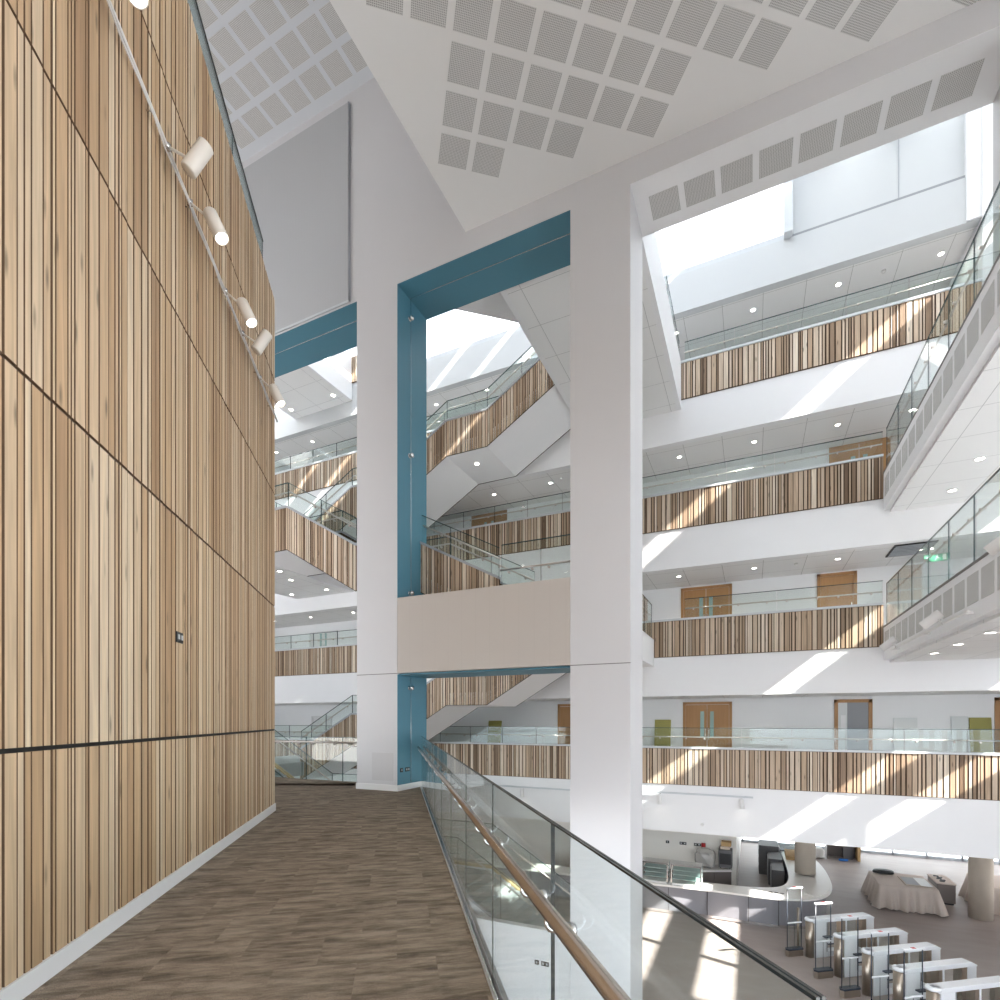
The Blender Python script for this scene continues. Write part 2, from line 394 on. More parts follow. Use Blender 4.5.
# beige panel across the middle opening (edge of the bridge landing)
bp_ = struct(MB().box(XB+.01, XC-.004, Y0-.01, Y0+.3, 2.57, 4.20).build('wall_panel', 'beige_lines'), 'beige upstand panel across the teal opening')
# grey panel over the left opening
gp = struct(MB().box(-13.5, -8.27, Y0-.06, Y0-.001, 11.06, 15.56).build('wall_panel', 'grey_lines'), 'large grey panel above the left teal head')
MB().box(-8.27, -8.255, Y0-.075, Y0-.001, 11.06, 15.56).build('edge_trim', 'coping', gp)
MB().box(-13.5, -8.255, Y0-.07, Y0-.062, 11.02, 11.07).build('bottom_trim', 'coping_light', gp)
ap = struct(MB().box(-7.64, -7.05, Y0-.006, Y0, .22, .83).build('access_panel', 'access'), 'small square access panel low on the white pier')

# ceilings
CZ, HZ = 11.48, 15.83
ce = struct(MB().box(-5.27, 9, -9, Y0, CZ, CZ+.3).build('ceiling', 'ceiling_white'), 'low white ceiling with perforated panels')
struct(MB().box(-5.27, -5.1, -9, Y0, CZ+.3, HZ).build('ceiling_upstand', 'ceiling_white'))
ch = struct(MB().box(-16, -5.27, -9, Y0, HZ, HZ+.3).build('ceiling_upper', 'ceiling_shaded'), 'upper ceiling over the timber wall')
pm = MB().box(-.25, .25, -.255, .255, -.004, 0).build('perforated_panel', 'perforated', ce, local=True)
first = True
U = Vector((math.cos(R(38.5)), math.sin(R(38.5)))); V = Vector((U.y, -U.x))
for row, (ca, cb) in enumerate([(0, 1), (0, 3), (0, 5), (-2, 5), (-3, 7), (-3, 9), (-3, 11), (-3, 12)]):
    for c in range(ca, cb+1):
        p = Vector((-4.705, 8.04))+U*(c*.605)+V*(row*.625)
        if p.x > 8.5 or p.x < -4.9: continue
        o = pm if first else pm.copy()
        if not first: COL.objects.link(o)
        first = False
        o.location = (p.x, p.y, CZ); o.rotation_euler = (0, 0, R(38.5))
first = True
for i in range(-6, 8):
    for j in range(8):
        x = -9.455+i*.61; y = 8.975-j*.64
        if x > -5.5 or x < -12.5: continue
        o = pm.copy(); COL.objects.link(o); o.parent = ch; o.location = (x, y, HZ); o.rotation_euler = (0, 0, 0)
lt = struct(MB().box(XD, XE, Y0+.002, Y1-.002, 11.012, 11.019).build('trim_5', 'white'), 'white head of the big opening with perforated panels')
for k in range(8):
    o = pm.copy(); COL.objects.link(o); o.parent = lt; o.location = (-1.44+.6*k, 10.08, 11.012); o.rotation_euler = (0, 0, 0)

# ------------------------------------------------------------------ far galleries
LEV = [0., 4., 8., 12.]
xr = {0: 13., 4: XR, 8: XR, 12: 5.25}
fb = {0: -1.95, 4: 2.3, 8: 6.3, 12: 10.25}
for k, z in enumerate(LEV):
    X1 = xr[z]; XW = 13. if z < 12 else 5.3
    sb = struct(MB().box(XL, XW, YG, YB, z-.3, z).build('floor_gallery', 'step_grey'))
    fa = struct(MB().box(XL, XW, YG, YG+.22, fb[z], z-.3).build('wall_fascia', 'white'), 'white fascia of a far gallery')
    struct(MB().box(XL, XW, YG+.22, YB, fb[z], fb[z]+.1).build('ceiling_soffit', 'soffit'), 'tiled soffit of a far gallery')
    bd = struct(MB().box(XL, X1, YG, YG+.16, z-.3, z+.66).build('wall_upstand', 'backing'), 'timber batten upstand of a far gallery')
    m = MB(); slats(m, X1-XL, z-.46, z+.65, lambda u, d: (XL+u, YG-.012-d), random.Random(50+k), .03, (.018, .04), (.03, .05, .055, .075, .10, .12)); m.build('timber_battens', ['timber_far', 'timber_edge_shaded'], bd)
    MB().box(XL, X1, YG-.012, YG-.001, z-.475, z+.66).build('backing_board', 'backing', bd)
    MB().box(XL, X1, YG-.06, YG+.17, z+.66, z+.72).build('coping', 'coping_light', bd)
# roof level fascia and wall above
struct(MB().box(XL, 5.3, YG, YG+.25, 14.28, 15.45).build('wall_fascia', 'pale_panel'), 'white roof edge above the top gallery')
struct(MB().box(XL, 5.3, YG+.25, YB, 14.38, 14.48).build('ceiling_soffit', 'soffit'))
struct(MB().box(XL, 1.0, YG+.02, YG+.5, 15.45, 15.62).build('trim_6', 'coping_light'))
um = struct(MB().box(1.0, 5.3, YG+.1, YG+.3, 15.5, 18.2).build('wall_clerestory', 'pale_panel'), 'white clerestory panels above the top gallery')
MB().box(1.0, 5.3, YG+.06, YG+.12, 15.45, 15.56).build('shadow_gap', 'door_grey', um)
MB().box(3.55, 3.575, YG+.09, YG+.12, 15.53, 18.2).build('panel_joint', 'coping', um)
struct(MB().box(.82, 1.05, YG-.25, YG+.3, 15.45, 18.2).build('trim_7', 'coping_light'))
struct(MB().box(5.25, 5.5, YG-.1, YB, 11.6, 18.2).build('wall_end', 'white'))
struct(MB().box(4.95, 5.25, YG-.05, YG+.3, 14.3, 18.2).build('trim_8', 'white'))
# back walls
bw = struct(MB().box(XL, 13, YB, YB+.2, -.3, 14.5).build('wall_back', 'white'), 'white back wall of the far galleries')
struct(MB().box(XL-.2, XL, -9, 29.6, ZG, 18).build('wall_far_left', 'white'))

# right hand galleries (face X = 3.2)
for z, zb, zt, nm in ((4., 3.16, 4.03, 'one floor up'), (8., 7.2, 8.17, 'two floors up')):
    struct(MB().box(XR+.15, 6.2, 2.0, YG-.002, zb-.06, z).build('floor_side_gallery', ['bridge_soffit'], None), 'side gallery slab on the right, '+nm)
    fs = struct(MB().box(XR, XR+.15, 2.0, YG-.055, zb, zt).build('wall_side_fascia', 'white'), 'white fascia with perforated squares, '+nm)
    MB().box(XR-.006, XR+.15, 2.0, YG-.06, zt, zt+.05).build('coping', 'shadow_gap', fs)
    pz = (zb+zt)/2+.06
    k = 0; y = 16.95
    while y > 9.0:
        o = pm.copy(); COL.objects.link(o); o.parent = fs; o.rotation_euler = (0, R(90), 0); o.location = (XR-.000, y, pz); o.scale = (.96 if z < 5 else 1.0, .96, 1)
        y -= .6; k += 1
# bridges across the atrium
def bridge(x0, x1, ya, zs, zf, zt, label, up=True):
    b = struct(MB().box(x0, x1, ya, YG-.002, zs, zf).build('floor_bridge', 'bridge_soffit'), label)
    MB().box(x1-.12, x1+.004, ya, YG-.06, zs-.002, zt).build('side_fascia', 'white', b)
    MB().box(x0-.004, x0+.12, ya, YG-.06, zs-.002, zt).build('side_fascia', 'white', b)
    return b
bridge(-5.15, -2.0, Y1+.005, 11.25, 12., 12.68, 'white bridge at the top gallery')
bridge(-5.0, -2.82, Y1-.2, 3.25, 4., 4.1, 'white bridge one floor up')
bridge(-18.2, -15.0, 10.2, 6.9, 8., 8.6, 'white bridge with downlights at the left, two floors up')
bridge(-18.3, -15.1, 10.2, 14.9, 16., 16.7, 'white bridge under the roof at the left')
struct(MB().box(-18.2, -15, 10.455, YG-.002, -.5, 0).build('floor_landing', 'step_grey'))
struct(MB().box(XB+.012, -2.82, Y0+.31, Y1-.21, 3.6, 4.).build('floor_landing', 'step_grey'))
b4 = struct(MB().box(-15.1, -12.2, YG-.02, YG+.16, 15.62, 16.7).build('wall_upstand', 'backing'))
m = MB(); slats(m, 2.9, 15.62, 16.68, lambda u, d: (-15.1+u, YG-.02-d), random.Random(9), .03, (.012, .03)); m.build('timber_battens', ['timber_far', 'timber_edge_shaded'], b4)

# roof: beams along the depth, glazing over them
rb = []
struct(MB().box(XL, 1.2, Y1, YG, 18.2, 18.23).build('window_1', 'glass_roof'), 'glazed roof of the atrium')
struct(MB().box(1.2, 9.2, Y1, YG+.3, 18.2, 18.23).build('sun_diffuser', 'opal'), 'added opal sheet diffusing the sun over the right part of the atrium')  # sheet added to turn direct sun into diffuse light
for i in range(17):
    x = -21.5+i*1.9
    struct(MB().box(x, x+.85, Y1, YG+.3, 17.6, 18.19).build('roof_beam', 'white'))
struct(MB().box(XL, 9.2, 13.4, 13.7, 17.7, 18.15).build('roof_beam', 'white'))
struct(MB().box(XL, 9.2, YG+.3, 29.6, 18.2, 18.4).build('ceiling_roof', 'white'))
struct(MB().box(XL, 9.2, -9, Y1, 18.2, 18.4).build('ceiling_roof', 'white'))

# outer wall on the right with strip windows (outside the frame); they let the sun strips in
XF = 9.
win = [(3.08, 3.95), (4.69, 5.46), (8.88, 9.73), (16.45, 17.55)]
zs = [ZG]+[v for p in win for v in p]+[18.2]
fw = MB()
for a, b in zip(zs[::2], zs[1::2]): fw.box(XF, XF+.25, 6.5, 17.3, a, b)
for (a, b) in win:
    for y in (9.2, 11.6): fw.box(XF, XF+.25, y, y+.14, a, b)
fw.box(XF, XF+.25, 15.38, 15.50, *win[0])
fw.box(XF, XF+.25, -4.5, 6.5, 8.4, 18.2); fw.box(XF, XF+.25, -4.5, 6.5, ZG, ZG+.4)  # leaves a wide unseen opening, added and sized to light the foreground
for y in (-4.5, -2.4, -.2, 2., 4.2, 6.4): fw.box(XF, XF+.2, y, y+.1, ZG, 11.4)
for z in (-.4, 3.6): fw.box(XF, XF+.2, -4.5, 6.5, z, z+.3); fw.box(XF, XF+.25, 17.3, 19.9, ZG, 18.2)
fw = struct(fw.build('wall_right', 'white'))

struct(MB().box(-30, XF+.25, -4.5, -4.3, 5.0, 18.2).build('light_block_near', 'concrete'))  # added behind the camera, high and dark, to dim the frontal light
struct(MB().box(XF, XF+20, -18, 6.5, 11.5, 11.8).build('sun_block_slab', 'white'))  # unseen slab, added to keep sun out of the wide opening
struct(MB().box(XF+.3, 70, -80, 29, ZG-.4, ZG-.3).build('floor_outside', 'outside'))  # unseen ground, added to bounce sunlight up onto the ceilings
struct(MB().box(-60, 60, -80, -9.1, ZG-.4, ZG-.3).build('floor_outside', 'outside'))  # more added bounce ground, behind the camera
# ground floor back: wall, corridor, glazed front
struct(MB().box(XL, -.5, 20.6, 20.8, ZG, -1.95).build('wall_cafe', 'cream_wall'), 'cream wall behind the cafe counter')
struct(MB().box(-.62, -.5, 20.8, 29.5, ZG, -1.95).build('wall_corridor', 'cream_wall'))
struct(MB().box(XL, 14, YB, 29.6, -2.05, -1.95).build('ceiling_ground', 'white'))
wf = setting('window_2', (6, 29.5, ZG), 'tall glazed front at the back of the ground floor')
MB().box(-.5, 14, 29.48, 29.5, ZG+.1, -2.05).build('pane', 'glass_clear', wf)
MB().box(-.5, 14, 29.42, 29.56, ZG, ZG+.12).build('sill', 'coping', wf)
for i in range(12):
    MB().box(-.45+i*1.24, -.39+i*1.24, 29.42, 29.56, ZG, -2.05).build('mullion', 'door_grey', wf)
struct(MB().box(-30, 50, 29.7, 80, ZG-.35, ZG-.25).build('floor_outside', 'outside'))
struct(MB().box(8.55, 9.0, 29.0, 29.4, ZG, -2.05).build('column', 'white'))
struct(MB().box(XB+.01, XC-.005, 10.25, 10.35, ZG, -2.8).build('wall_stair_side', 'white'), 'white wall beside the ground floor stair')
struct(MB().box(XB+.01, XC-.005, 10.22, 10.38, -2.8, -2.76).build('trim_9', 'white_gloss'))
# skirting of the room beyond (blocks behind the walkway)
struct(MB().box(-20.2, -20, 5.2, 10.45, -.5, 16).build('wall_walkway_end', 'white'))

# ------------------------------------------------------------------ balustrades
def balustrade(pts, h, label, hr=.0, side=1, hoff=.07, pl=1.24, th=.018, gm='glass', loc=None, clamps=True, cat='balustrade', parent=None, rail='steel', group=None):
    """glass panels on a path of (x, y, z-base); hr: handrail height over base; side: which side the rail hangs"""
    g = parent or thing('glass_balustrade', label, cat, loc or pts[len(pts)//2], group=group)
    rail_pts = []
    for i in range(len(pts)-1):
        a, b = Vector(pts[i]), Vector(pts[i+1]); L = (b.xy-a.xy).length; n = max(1, round(L/pl))
        d = (b.xy-a.xy).normalized(); nv = Vector((d.y, -d.x))*side
        for k in range(n):
            p = a.lerp(b, (k+.006)/n); q = a.lerp(b, (k+.994)/n)
            MB().wall(p.xy, q.xy, th, p.z, p.z+h, q.z, q.z+h, mi=0, ends=1).build('glass_panel', [gm, 'glass_edge'], g)
        if hr:
            for e in (a, b):
                rp = Vector((e.x+nv.x*hoff, e.y+nv.y*hoff, e.z+hr))
                if not rail_pts or (rail_pts[-1]-rp).length > .02: rail_pts.append(rp)
            for k in range(n):
                for f_ in (.2, .8):
                    p = a.lerp(b, (k+f_)/n); pr = Vector((p.x+nv.x*hoff, p.y+nv.y*hoff, p.z+hr))
                    m = MB(); m.tube([(p.x, p.y, p.z+hr-.045), (pr.x, pr.y, p.z+hr-.05), (pr.x, pr.y, p.z+hr-.01)], .009, 6)
                    m.lathe([(0, -.012), (.026, -.012), (.026, .03), (0, .03)], (p.x, p.y, p.z+hr-.045), (nv.x, nv.y, 0), 10)
                    m.build('rail_bracket', rail, g)
    if hr: MB().tube(rail_pts, .021, 8).build('handrail', rail, g)
    e = MB()
    for i in range(len(pts)-1):
        a, b = pts[i], pts[i+1]; e.wall(a[:2], b[:2], th+.006, a[2]+h-.004, a[2]+h+.012, b[2]+h-.004, b[2]+h+.012)
    e.build('top_edge', 'glass_edge', g)
    return g
FL = {0: 'level with the carpeted walkway', 4: 'one floor above the walkway', 8: 'two floors above the walkway', 12: 'at the top gallery'}
for z in (0, 4, 8, 12):
    X1 = {0: 12.9, 4: XR, 8: XR, 12: 5.2}[z]
    if z == 0: balustrade([(XL, YG+.05, z+.72), (X1, YG+.05, z+.72)], .58, 'long low glass balustrade on the far gallery '+FL[z], .30, -1, pl=1.3, loc=(0, YG, .72))
    elif z == 4:
        balustrade([(XL, YG+.05, z+.72), (-5.2, YG+.05, z+.72)], .60, 'glass balustrade left part of the far gallery '+FL[z], .32, -1, pl=1.3, loc=(-10, YG, z+.72))
        balustrade([(-1.9, YG+.05, z+.72), (X1, YG+.05, z+.72)], .60, 'glass balustrade in front of two oak doors on far gallery '+FL[z], .32, -1, pl=1.3, loc=(0, YG, z+.72))
    elif z == 8: balustrade([(-15, YG+.05, z+.72), (X1, YG+.05, z+.72)], .64, 'long low glass balustrade on the far gallery '+FL[z], .34, -1, pl=1.3, loc=(0, YG, z+.72))
    else:
        balustrade([(XL, YG+.05, z+.72), (-5.3, YG+.05, z+.72)], .62, 'glass balustrade on the left part of the top far gallery', .34, -1, pl=1.3, loc=(-10, YG, z+.72))
        balustrade([(-1.9, YG+.05, z+.72), (X1, YG+.05, z+.72)], .62, 'glass balustrade on the sunlit right part of the top far gallery', .34, -1, pl=1.3, loc=(0, YG, z+.72))
balustrade([(XR+.06, 17.3, 4.06), (XR+.06, 8.6, 4.06)], 1.14, 'raking glass balustrade of the lower right side gallery', .86, -1, pl=1.24)
balustrade([(XR+.06, 17.3, 8.2), (XR+.06, 8.6, 8.2)], 1.16, 'raking glass balustrade of the upper right side gallery', .86, -1, pl=1.24)
balustrade([(-2.05, 11.0, 12.68), (-2.05, 17.3, 12.68)], .62, 'glass balustrade on the right edge of the top white bridge', .34, -1)
balustrade([(-2.88, 11.0, 4.1), (-2.88, 17.3, 4.1)], 1.1, 'glass balustrade on the lower white bridge right of the tall pier', .8, -1)
balustrade([(-4.9, 10.4, 4.05), (XC-.03, 10.4, 4.05)], 1.28, 'glass balustrade of the landing behind the beige panel', .72, 1, pl=1.0)
balustrade([(-15.5, 10.4, .001), (XA-.02, 10.4, .001)], 1.1, 'glass balustrade at the carpet edge beyond the left opening', .98, 1, pl=1.25, rail='steel')

# near balustrade along the walkway
nb = thing('glass_balustrade', 'tall clear glass balustrade with steel handrail along the carpeted walkway', 'balustrade', wp3(6, 2.61, 0))
cuts = [9.06, 8.34, 7.10, 5.87, 4.635, 3.40, 2.165, .93, -.31, -1.545, -2.80]
SE = 9.06
for a, b in zip(cuts, cuts[1:]):
    MB().wall(wp(b+.002, 2.61), wp(a-.002, 2.61), .0155, -.25, 1.172, mi=0, ends=1 if b == cuts[-1] else None).build('glass_panel', ['glass_near', 'glass_edge_near'], nb)
    if b != cuts[-1]: MB().wall(wp(b-.002, 2.61), wp(b+.002, 2.61), .005, -.2, 1.17).build('joint_seal', 'glass_edge_near', nb)
for n_ in (2.6055, 2.6145): MB().wall(wp(cuts[-1]+.004, n_), wp(SE, n_), .0065, 1.172, 1.178).build('top_edge', 'glass_edge_near', nb)
MB().wall(wp(cuts[-1]-1, 2.592), wp(SE, 2.592), .012, -.02, .02).build('base_channel', 'chrome', nb)
MB().wall(wp(cuts[-1]-1, 2.581), wp(SE, 2.581), .008, -.02, .012).build('carpet_trim', 'coping_light', nb)
MB().wall(wp(cuts[-1], 2.64), wp(SE-.3, 2.64), .03, -.5, .012).build('slab_clamp', 'coping', nb)
HN = 2.535
MB().tube([wp3(cuts[-1]-.6, HN, .925), wp3(SE-.1, HN, .925)], .024, 18).build('handrail', 'bronze_rail', nb)
for a, b in zip(cuts, cuts[1:]):
    for f_ in ((.14, .86) if a-b > 1 else (.5,)):
        s = a+(b-a)*f_
        br = MB(); br.tube([wp3(s, HN, .905), wp3(s, HN, .872), wp3(s, HN+.012, .855), wp3(s, HN+.03, .85), wp3(s, 2.60, .85)], .0075, 8)
        br = br.build('rail_bracket', 'chrome', nb)
        dk = MB(); dk.lathe([(0, 0), (.026, 0), (.026, .012), (.012, .014), (.012, .02)], wp3(s, 2.585, .85), (PD.x, PD.y, 0), 14)
        dk.lathe([(0, .05), (.022, .05), (.026, .042), (.026, .024), (0, .024)], wp3(s, 2.585, .85), (PD.x, PD.y, 0), 14); dk.build('glass_disc', 'chrome', br)

# ------------------------------------------------------------------ staircases
def staircase(label, prof, ya, yb, loc, wood_h=1.18, rail_h=.62, steps=True, gold=False, glass_sides=(0, 1), clad=True, fo=.66):
    """prof: (x, z) points of the coping line, left to right"""
    st = thing('staircase', label, 'staircase', loc)
    top = [(x, z-.06) for x, z in prof]; bot = [(x, z-wood_h) for x, z in prof]
    MB().prism_y([(x, z-.008) for x, z in bot]+[(x, z-fo-.12) for x, z in prof][::-1], ya+.001, yb-.001).build('soffit', 'white', st)
    def zf(u):
        x = prof[0][0]+u
        for (xa, za), (xb, zb) in zip(prof, prof[1:]):
            if x <= xb+1e-6:
                z = za+(zb-za)*(x-xa)/(xb-xa); return (z-wood_h, z-.06)
        return (prof[-1][1]-wood_h, prof[-1][1]-.06)
    L = prof[-1][0]-prof[0][0]
    for y, sg in ((ya, -1), (yb, 1)):
        m = MB()
        for (xa, za), (xb, zb) in zip(prof, prof[1:]):
            m.wall((xa, y-sg*.031), (xb, y-sg*.031), .06, za-wood_h, za-.05, zb-wood_h, zb-.05)
        m.build('stringer', 'backing' if clad else 'white', st)
        m = MB()
        if clad: slats(m, L, 0, 0, lambda u, d: (prof[0][0]+u, y+sg*d), random.Random(int(abs(ya*31+prof[0][1]*7))+sg), .03, (.014, .03), (.035, .05, .05, .075, .1), zf)
        if clad: m.build('timber_cladding', ['timber_far', 'timber_edge_shaded'], st)
        m = MB(); e = MB()
        for (xa, za), (xb, zb) in zip(prof, prof[1:]):
            m.wall((xa, y-sg*.02), (xb, y-sg*.02), .15, za-.06, za, zb-.06, zb)
            e.wall((xa, y+sg*.026), (xb, y+sg*.026), .010, za-wood_h-.012, za-wood_h+.006, zb-wood_h-.012, zb-wood_h+.006)
        m.build('coping', 'gold_edge' if gold and sg > 0 else 'coping', st); e.build('edge_trim', 'dark', st)
    if steps:
        m = MB()
        for (xa, za), (xb, zb) in zip(prof, prof[1:]):
            if abs(zb-za) < .02: m.box(xa, xb, ya+.07, yb-.07, za-fo-.14, za-fo); continue
            n = max(1, round(abs(zb-za)/.165))
            for k in range(n):
                x0 = xa+(xb-xa)*k/n; x1 = xa+(xb-xa)*(k+1)/n
                z = min(za, zb)+abs(zb-za)*((k if zb > za else n-1-k)+.6)/n-fo
                m.box(x0, x1+.02, ya+.07, yb-.07, z-.2, z)
        m.build('steps', 'step_grey', st)
    pts = [(x, z) for x, z in prof]
    for i in glass_sides:
        y = (ya+.02, yb-.02)[i]
        balustrade([(x, y, z) for x, z in pts], rail_h, '', rail_h-.22, (1 if i else -1), .06, parent=st)
    return st
UPL = [(-15.3, 8.72), (-12.66, 7.27), (-11.2, 7.27), (-8.88, 5.93), (-7.4, 5.93), (-4.95, 4.66)]
UPR = [(-15.2, .5), (-12.76, 1.80), (-11.3, 1.80), (-8.87, 3.20), (-7.42, 3.20), (-5.1, 4.58)]
staircase('staircase descending to the right behind the pier, dark timber side and glass rails', UPL, 10.38, 12.5, (-9, 11.4, 5.9))
staircase('upper staircase under the roof, seen from below over the teal head', [(x, z+8.05) for x, z in UPL], 10.62, 12.5, (-9, 11.4, 13.9))
staircase('lower staircase rising to the right behind the teal opening with white soffit', UPR, 14.7, 16.88, (-9, 15.8, 3.2))
u3 = staircase('upper staircase rising to the right with sunlit timber side and landing downlight', [(x, z+8) for x, z in UPR], 14.7, 16.88, (-9, 15.8, 11.2))
staircase('ground floor staircase with grey treads below the walkway', [(-14.2, .14), (-11.7, -1.2), (-9.9, -1.2), (-7.9, -2.3), (-6.2, -2.3), (-2.9, -4.3)], 10.75, 12.6, (-8, 11.6, ZG), gold=True, rail_h=1.1, clad=False, fo=.12, wood_h=.45)

# ------------------------------------------------------------------ lamps
dl_proto = None
def downlight(x, y, z, label, group=None, soft=False, r=.085, power=0):
    global dl_proto
    if dl_proto is None:
        dl_proto = thing('downlight', label, 'ceiling light', (x, y, z), group=group)
        MB().lathe([(.06, .0), (.085, .0), (.09, -.006), (.085, -.012), (.064, -.012), (.06, .0)], seg=20).build('trim_ring', 'white_gloss', dl_proto, local=True)
        MB().lathe([(0, -.007), (.066, -.007), (.066, -.003), (0, -.003)], seg=20).build('lens', 'lens', dl_proto, local=True)
        o = dl_proto
    else:
        o = copy_tree(dl_proto); tag(o, label, 'ceiling light', group)
        if 'group' in o and group is None: del o['group']
    o.location = (x, y, z); o.scale = (r/.085,)*3 if r != .085 else (1, 1, 1)
    if power:
        ld = bpy.data.lights.new('downlight_lamp', 'SPOT'); ld.energy = power; ld.spot_size = R(150); ld.spot_blend = .8; ld.color = (1, .95, .88); ld.shadow_soft_size = .08
        lo = bpy.data.objects.new('downlight_lamp', ld); COL.objects.link(lo); lo.parent = o; lo.location = (0, 0, -.03)
    return o
ORD = ['first', 'second', 'third', 'fourth', 'fifth', 'sixth', 'seventh', 'eighth', 'ninth', 'tenth', 'eleventh']
for z, sn, fz in ((14.38, 'top far gallery', 12), (10.25, 'far gallery two floors up', 8), (6.3, 'far gallery one floor up', 4), (-1.95, None, None), (2.3, 'far gallery at walkway level', 0)):
    if sn is None: continue
    xs = {12: [-20.6, -18.3, -11.6, -9.3, -2.27, 0.03, 2.3, 4.7], 8: [-8.98, -6.67, -2.17, .06, 2.28, 4.05], 4: [-20.7, -18.4, -15.9, -2.19, .06, 2.28, 4.47], 0: [-20.0, -17.4, -6.6, -2.2, .1, 4.4]}[fz]
    for i, x in enumerate(xs):
        y = {0: 18.0}.get(fz, 18.4)
        downlight(x, y, z, 'round downlight over the %s, %s from the left' % (sn, ORD[i]), 'downlights over the far galleries', r=.088, power=55)
for i, (x, y, n) in enumerate([(-14.42+-.9, 13.84, 'nearest the dark timber stair'), (-15.9, 14.9, 'second from the dark stair'), (-17.7, 16.62, 'at the far left corner'), (-15.74, 16.59, 'at the far right corner')]):
    downlight(x, y, 6.898, 'round downlight under the white left bridge, '+n, 'downlights under the left bridge', r=.11)
for x, n in ((-17.9, 'left'), (-15.55, 'right')):
    downlight(x, 16.77, 14.898, 'round downlight under the roof bridge beyond the left teal head, %s one' % n, 'downlights under the roof bridge', r=.12)
downlight(-8.2, 15.5, 10.0, 'round downlight in the white landing soffit of the upper staircase', r=.09)
for y, n in ((14.65, 'nearer'), (16.38, 'farther')):
    downlight(4.4, y, 7.138, 'dim round downlight under the upper right side gallery, the %s one' % n, 'downlights under the right galleries', r=.11)
for y, n in ((12.17, 'nearest'), (13.78, 'middle'), (15.37, 'farthest')):
    downlight(3.8, y, 3.098, 'dim round downlight under the lower right side gallery, the %s one' % n, 'downlights under the right galleries', r=.11)

def spot_head(t, base, aim, L=.30, r=.072, body='lamp_cream', lit=True, arm_from=None, power=0):
    """cylindrical spot: base = arm joint on the body's rear third"""
    a = Vector(aim).normalized(); base = Vector(base)
    b0 = base-a*L*.35; 
    m = MB(); m.lathe([(0, 0), (r*.9, 0), (r, .012), (r, L-.004), (r-.006, L), (r-.01, L-.01), (r-.012, L-.03)], b0, a, 24); m.build('spot_body', body, t)
    m = MB(); m.lathe([(0, L-.028), (r-.011, L-.028)], b0, a, 24); m.build('spot_lens', 'lens', t)
    if arm_from is not None:
        MB().tube([arm_from, base], .012, 8).build('arm', body, t)
        af = Vector(arm_from); MB().lathe([(0, -.02), (.028, -.02), (.028, .02), (0, .02)], af, (0, 0, 1), 12).build('clamp', 'chrome', t)
    if power:
        ld = bpy.data.lights.new('spot_lamp', 'SPOT'); ld.energy = power; ld.spot_size = R(62); ld.spot_blend = .6; ld.color = (1, .87, .70); ld.shadow_soft_size = .05
        lo = bpy.data.objects.new('spot_lamp', ld); COL.objects.link(lo); lo.parent = t
        off = Vector(t.location); lo.location = b0+a*(L+.02)-off; lo.rotation_euler = a.to_track_quat('-Z', 'Y').to_euler()
tr = thing('lighting_track', 'thin pale lighting track with cables running along the timber wall', 'lighting track', wp3(2, .08, 6.68))
MB().tube([wp3(-4, .05, 6.64), wp3(6.2, .05, 6.64)], .014, 8).build('track_rail', 'lamp_white', tr)
MB().tube([wp3(-4+.25*i, .05+.008*math.sin(i*2.1), 6.605+.006*math.sin(i*1.3)) for i in range(41)], .007, 6).build('cable', 'lamp_white', tr)
for i in range(12):
    sx = -3.6+i*.85
    MB().tube([wp3(sx, -.01, 6.64), wp3(sx, .05, 6.64)], .007, 6).build('stand_off', 'chrome', tr)
P3 = Vector((PD.x, PD.y, 0)); W3 = Vector((WD.x, WD.y, 0)); Z3 = Vector((0, 0, 1))
spots = [(.56, 6.51, 'd', 'cream cylinder spotlight with glowing lens, nearest on the timber wall track'),
         (1.78, 6.49, 'u', 'cream cylinder spotlight tilted upwards, second from the near end of the wall track'),
         (2.30, 6.43, 'd', 'cream cylinder spotlight shining down, third from the near end of the wall track'),
         (3.40, 6.40, 'd', 'cream cylinder spotlight shining down, just before the far upturned one'),
         (4.10, 6.46, 'u', 'cream cylinder spotlight tilted upwards, nearer the end of the timber wall'),
         (5.02, 6.38, 'd', 'cream cylinder spotlight shining down, last at the end of the timber wall')]
for s, z, k, lab in spots:
    t = thing('spotlight', lab, 'spotlight', wp3(s, .05, 6.64), group='spotlights on the timber wall')
    aim = (P3*.42-Z3*.9-W3*.12) if k == 'd' else (P3*.5+Z3*.86)
    n_ = .27
    spot_head(t, wp3(s, n_, z+.06), aim, .30, .068, arm_from=wp3(s, .05, 6.645), power=14 if k == 'd' else 8)
# wall washer on the timber by the near upturned spot is the same lamp; spots on the right fascia
tr2 = thing('lighting_track', 'white lighting track under the perforated fascia of the lower right gallery', 'lighting track', (3.08, 13, 3.3))
MB().box(3.05, 3.09, 10.7, 15.8, 3.25, 3.28).build('track_rail', 'lamp_white', tr2)
for y in (10.9, 13.2, 15.6): MB().box(3.09, XR, y, y+.05, 3.245, 3.285).build('track_bracket', 'lamp_white', tr2)
for y, z, lab in ((12.14, 3.4, 'white spotlight on the right fascia track, the larger nearer one'), (15.5, 3.4, 'white spotlight at the far end of the right fascia track')):
    t = thing('spotlight', lab, 'spotlight', (3.07, y, 3.27))
    spot_head(t, (2.98, y-.1, z), (-.75, .35, -.62), .34, .085, 'lamp_white', arm_from=(3.07, y-.25, 3.27))
t = thing('spotlight', 'white spotlight cut by the right edge of the picture', 'spotlight', (3.2, 9.55, 4.0))
spot_head(t, (3.1, 9.5, 4.0), (-.75, .35, -.62), .3, .085, 'lamp_white', arm_from=(3.19, 9.5, 3.9))
MB().box(3.15, 3.2, 9.45, 9.55, 3.84, 3.94).build('mount', 'lamp_white', t)
tr3 = thing('lighting_track', 'white lighting track on the lowest white fascia right of the tall pier', 'lighting track', (-1.6, 17.36, -.73))
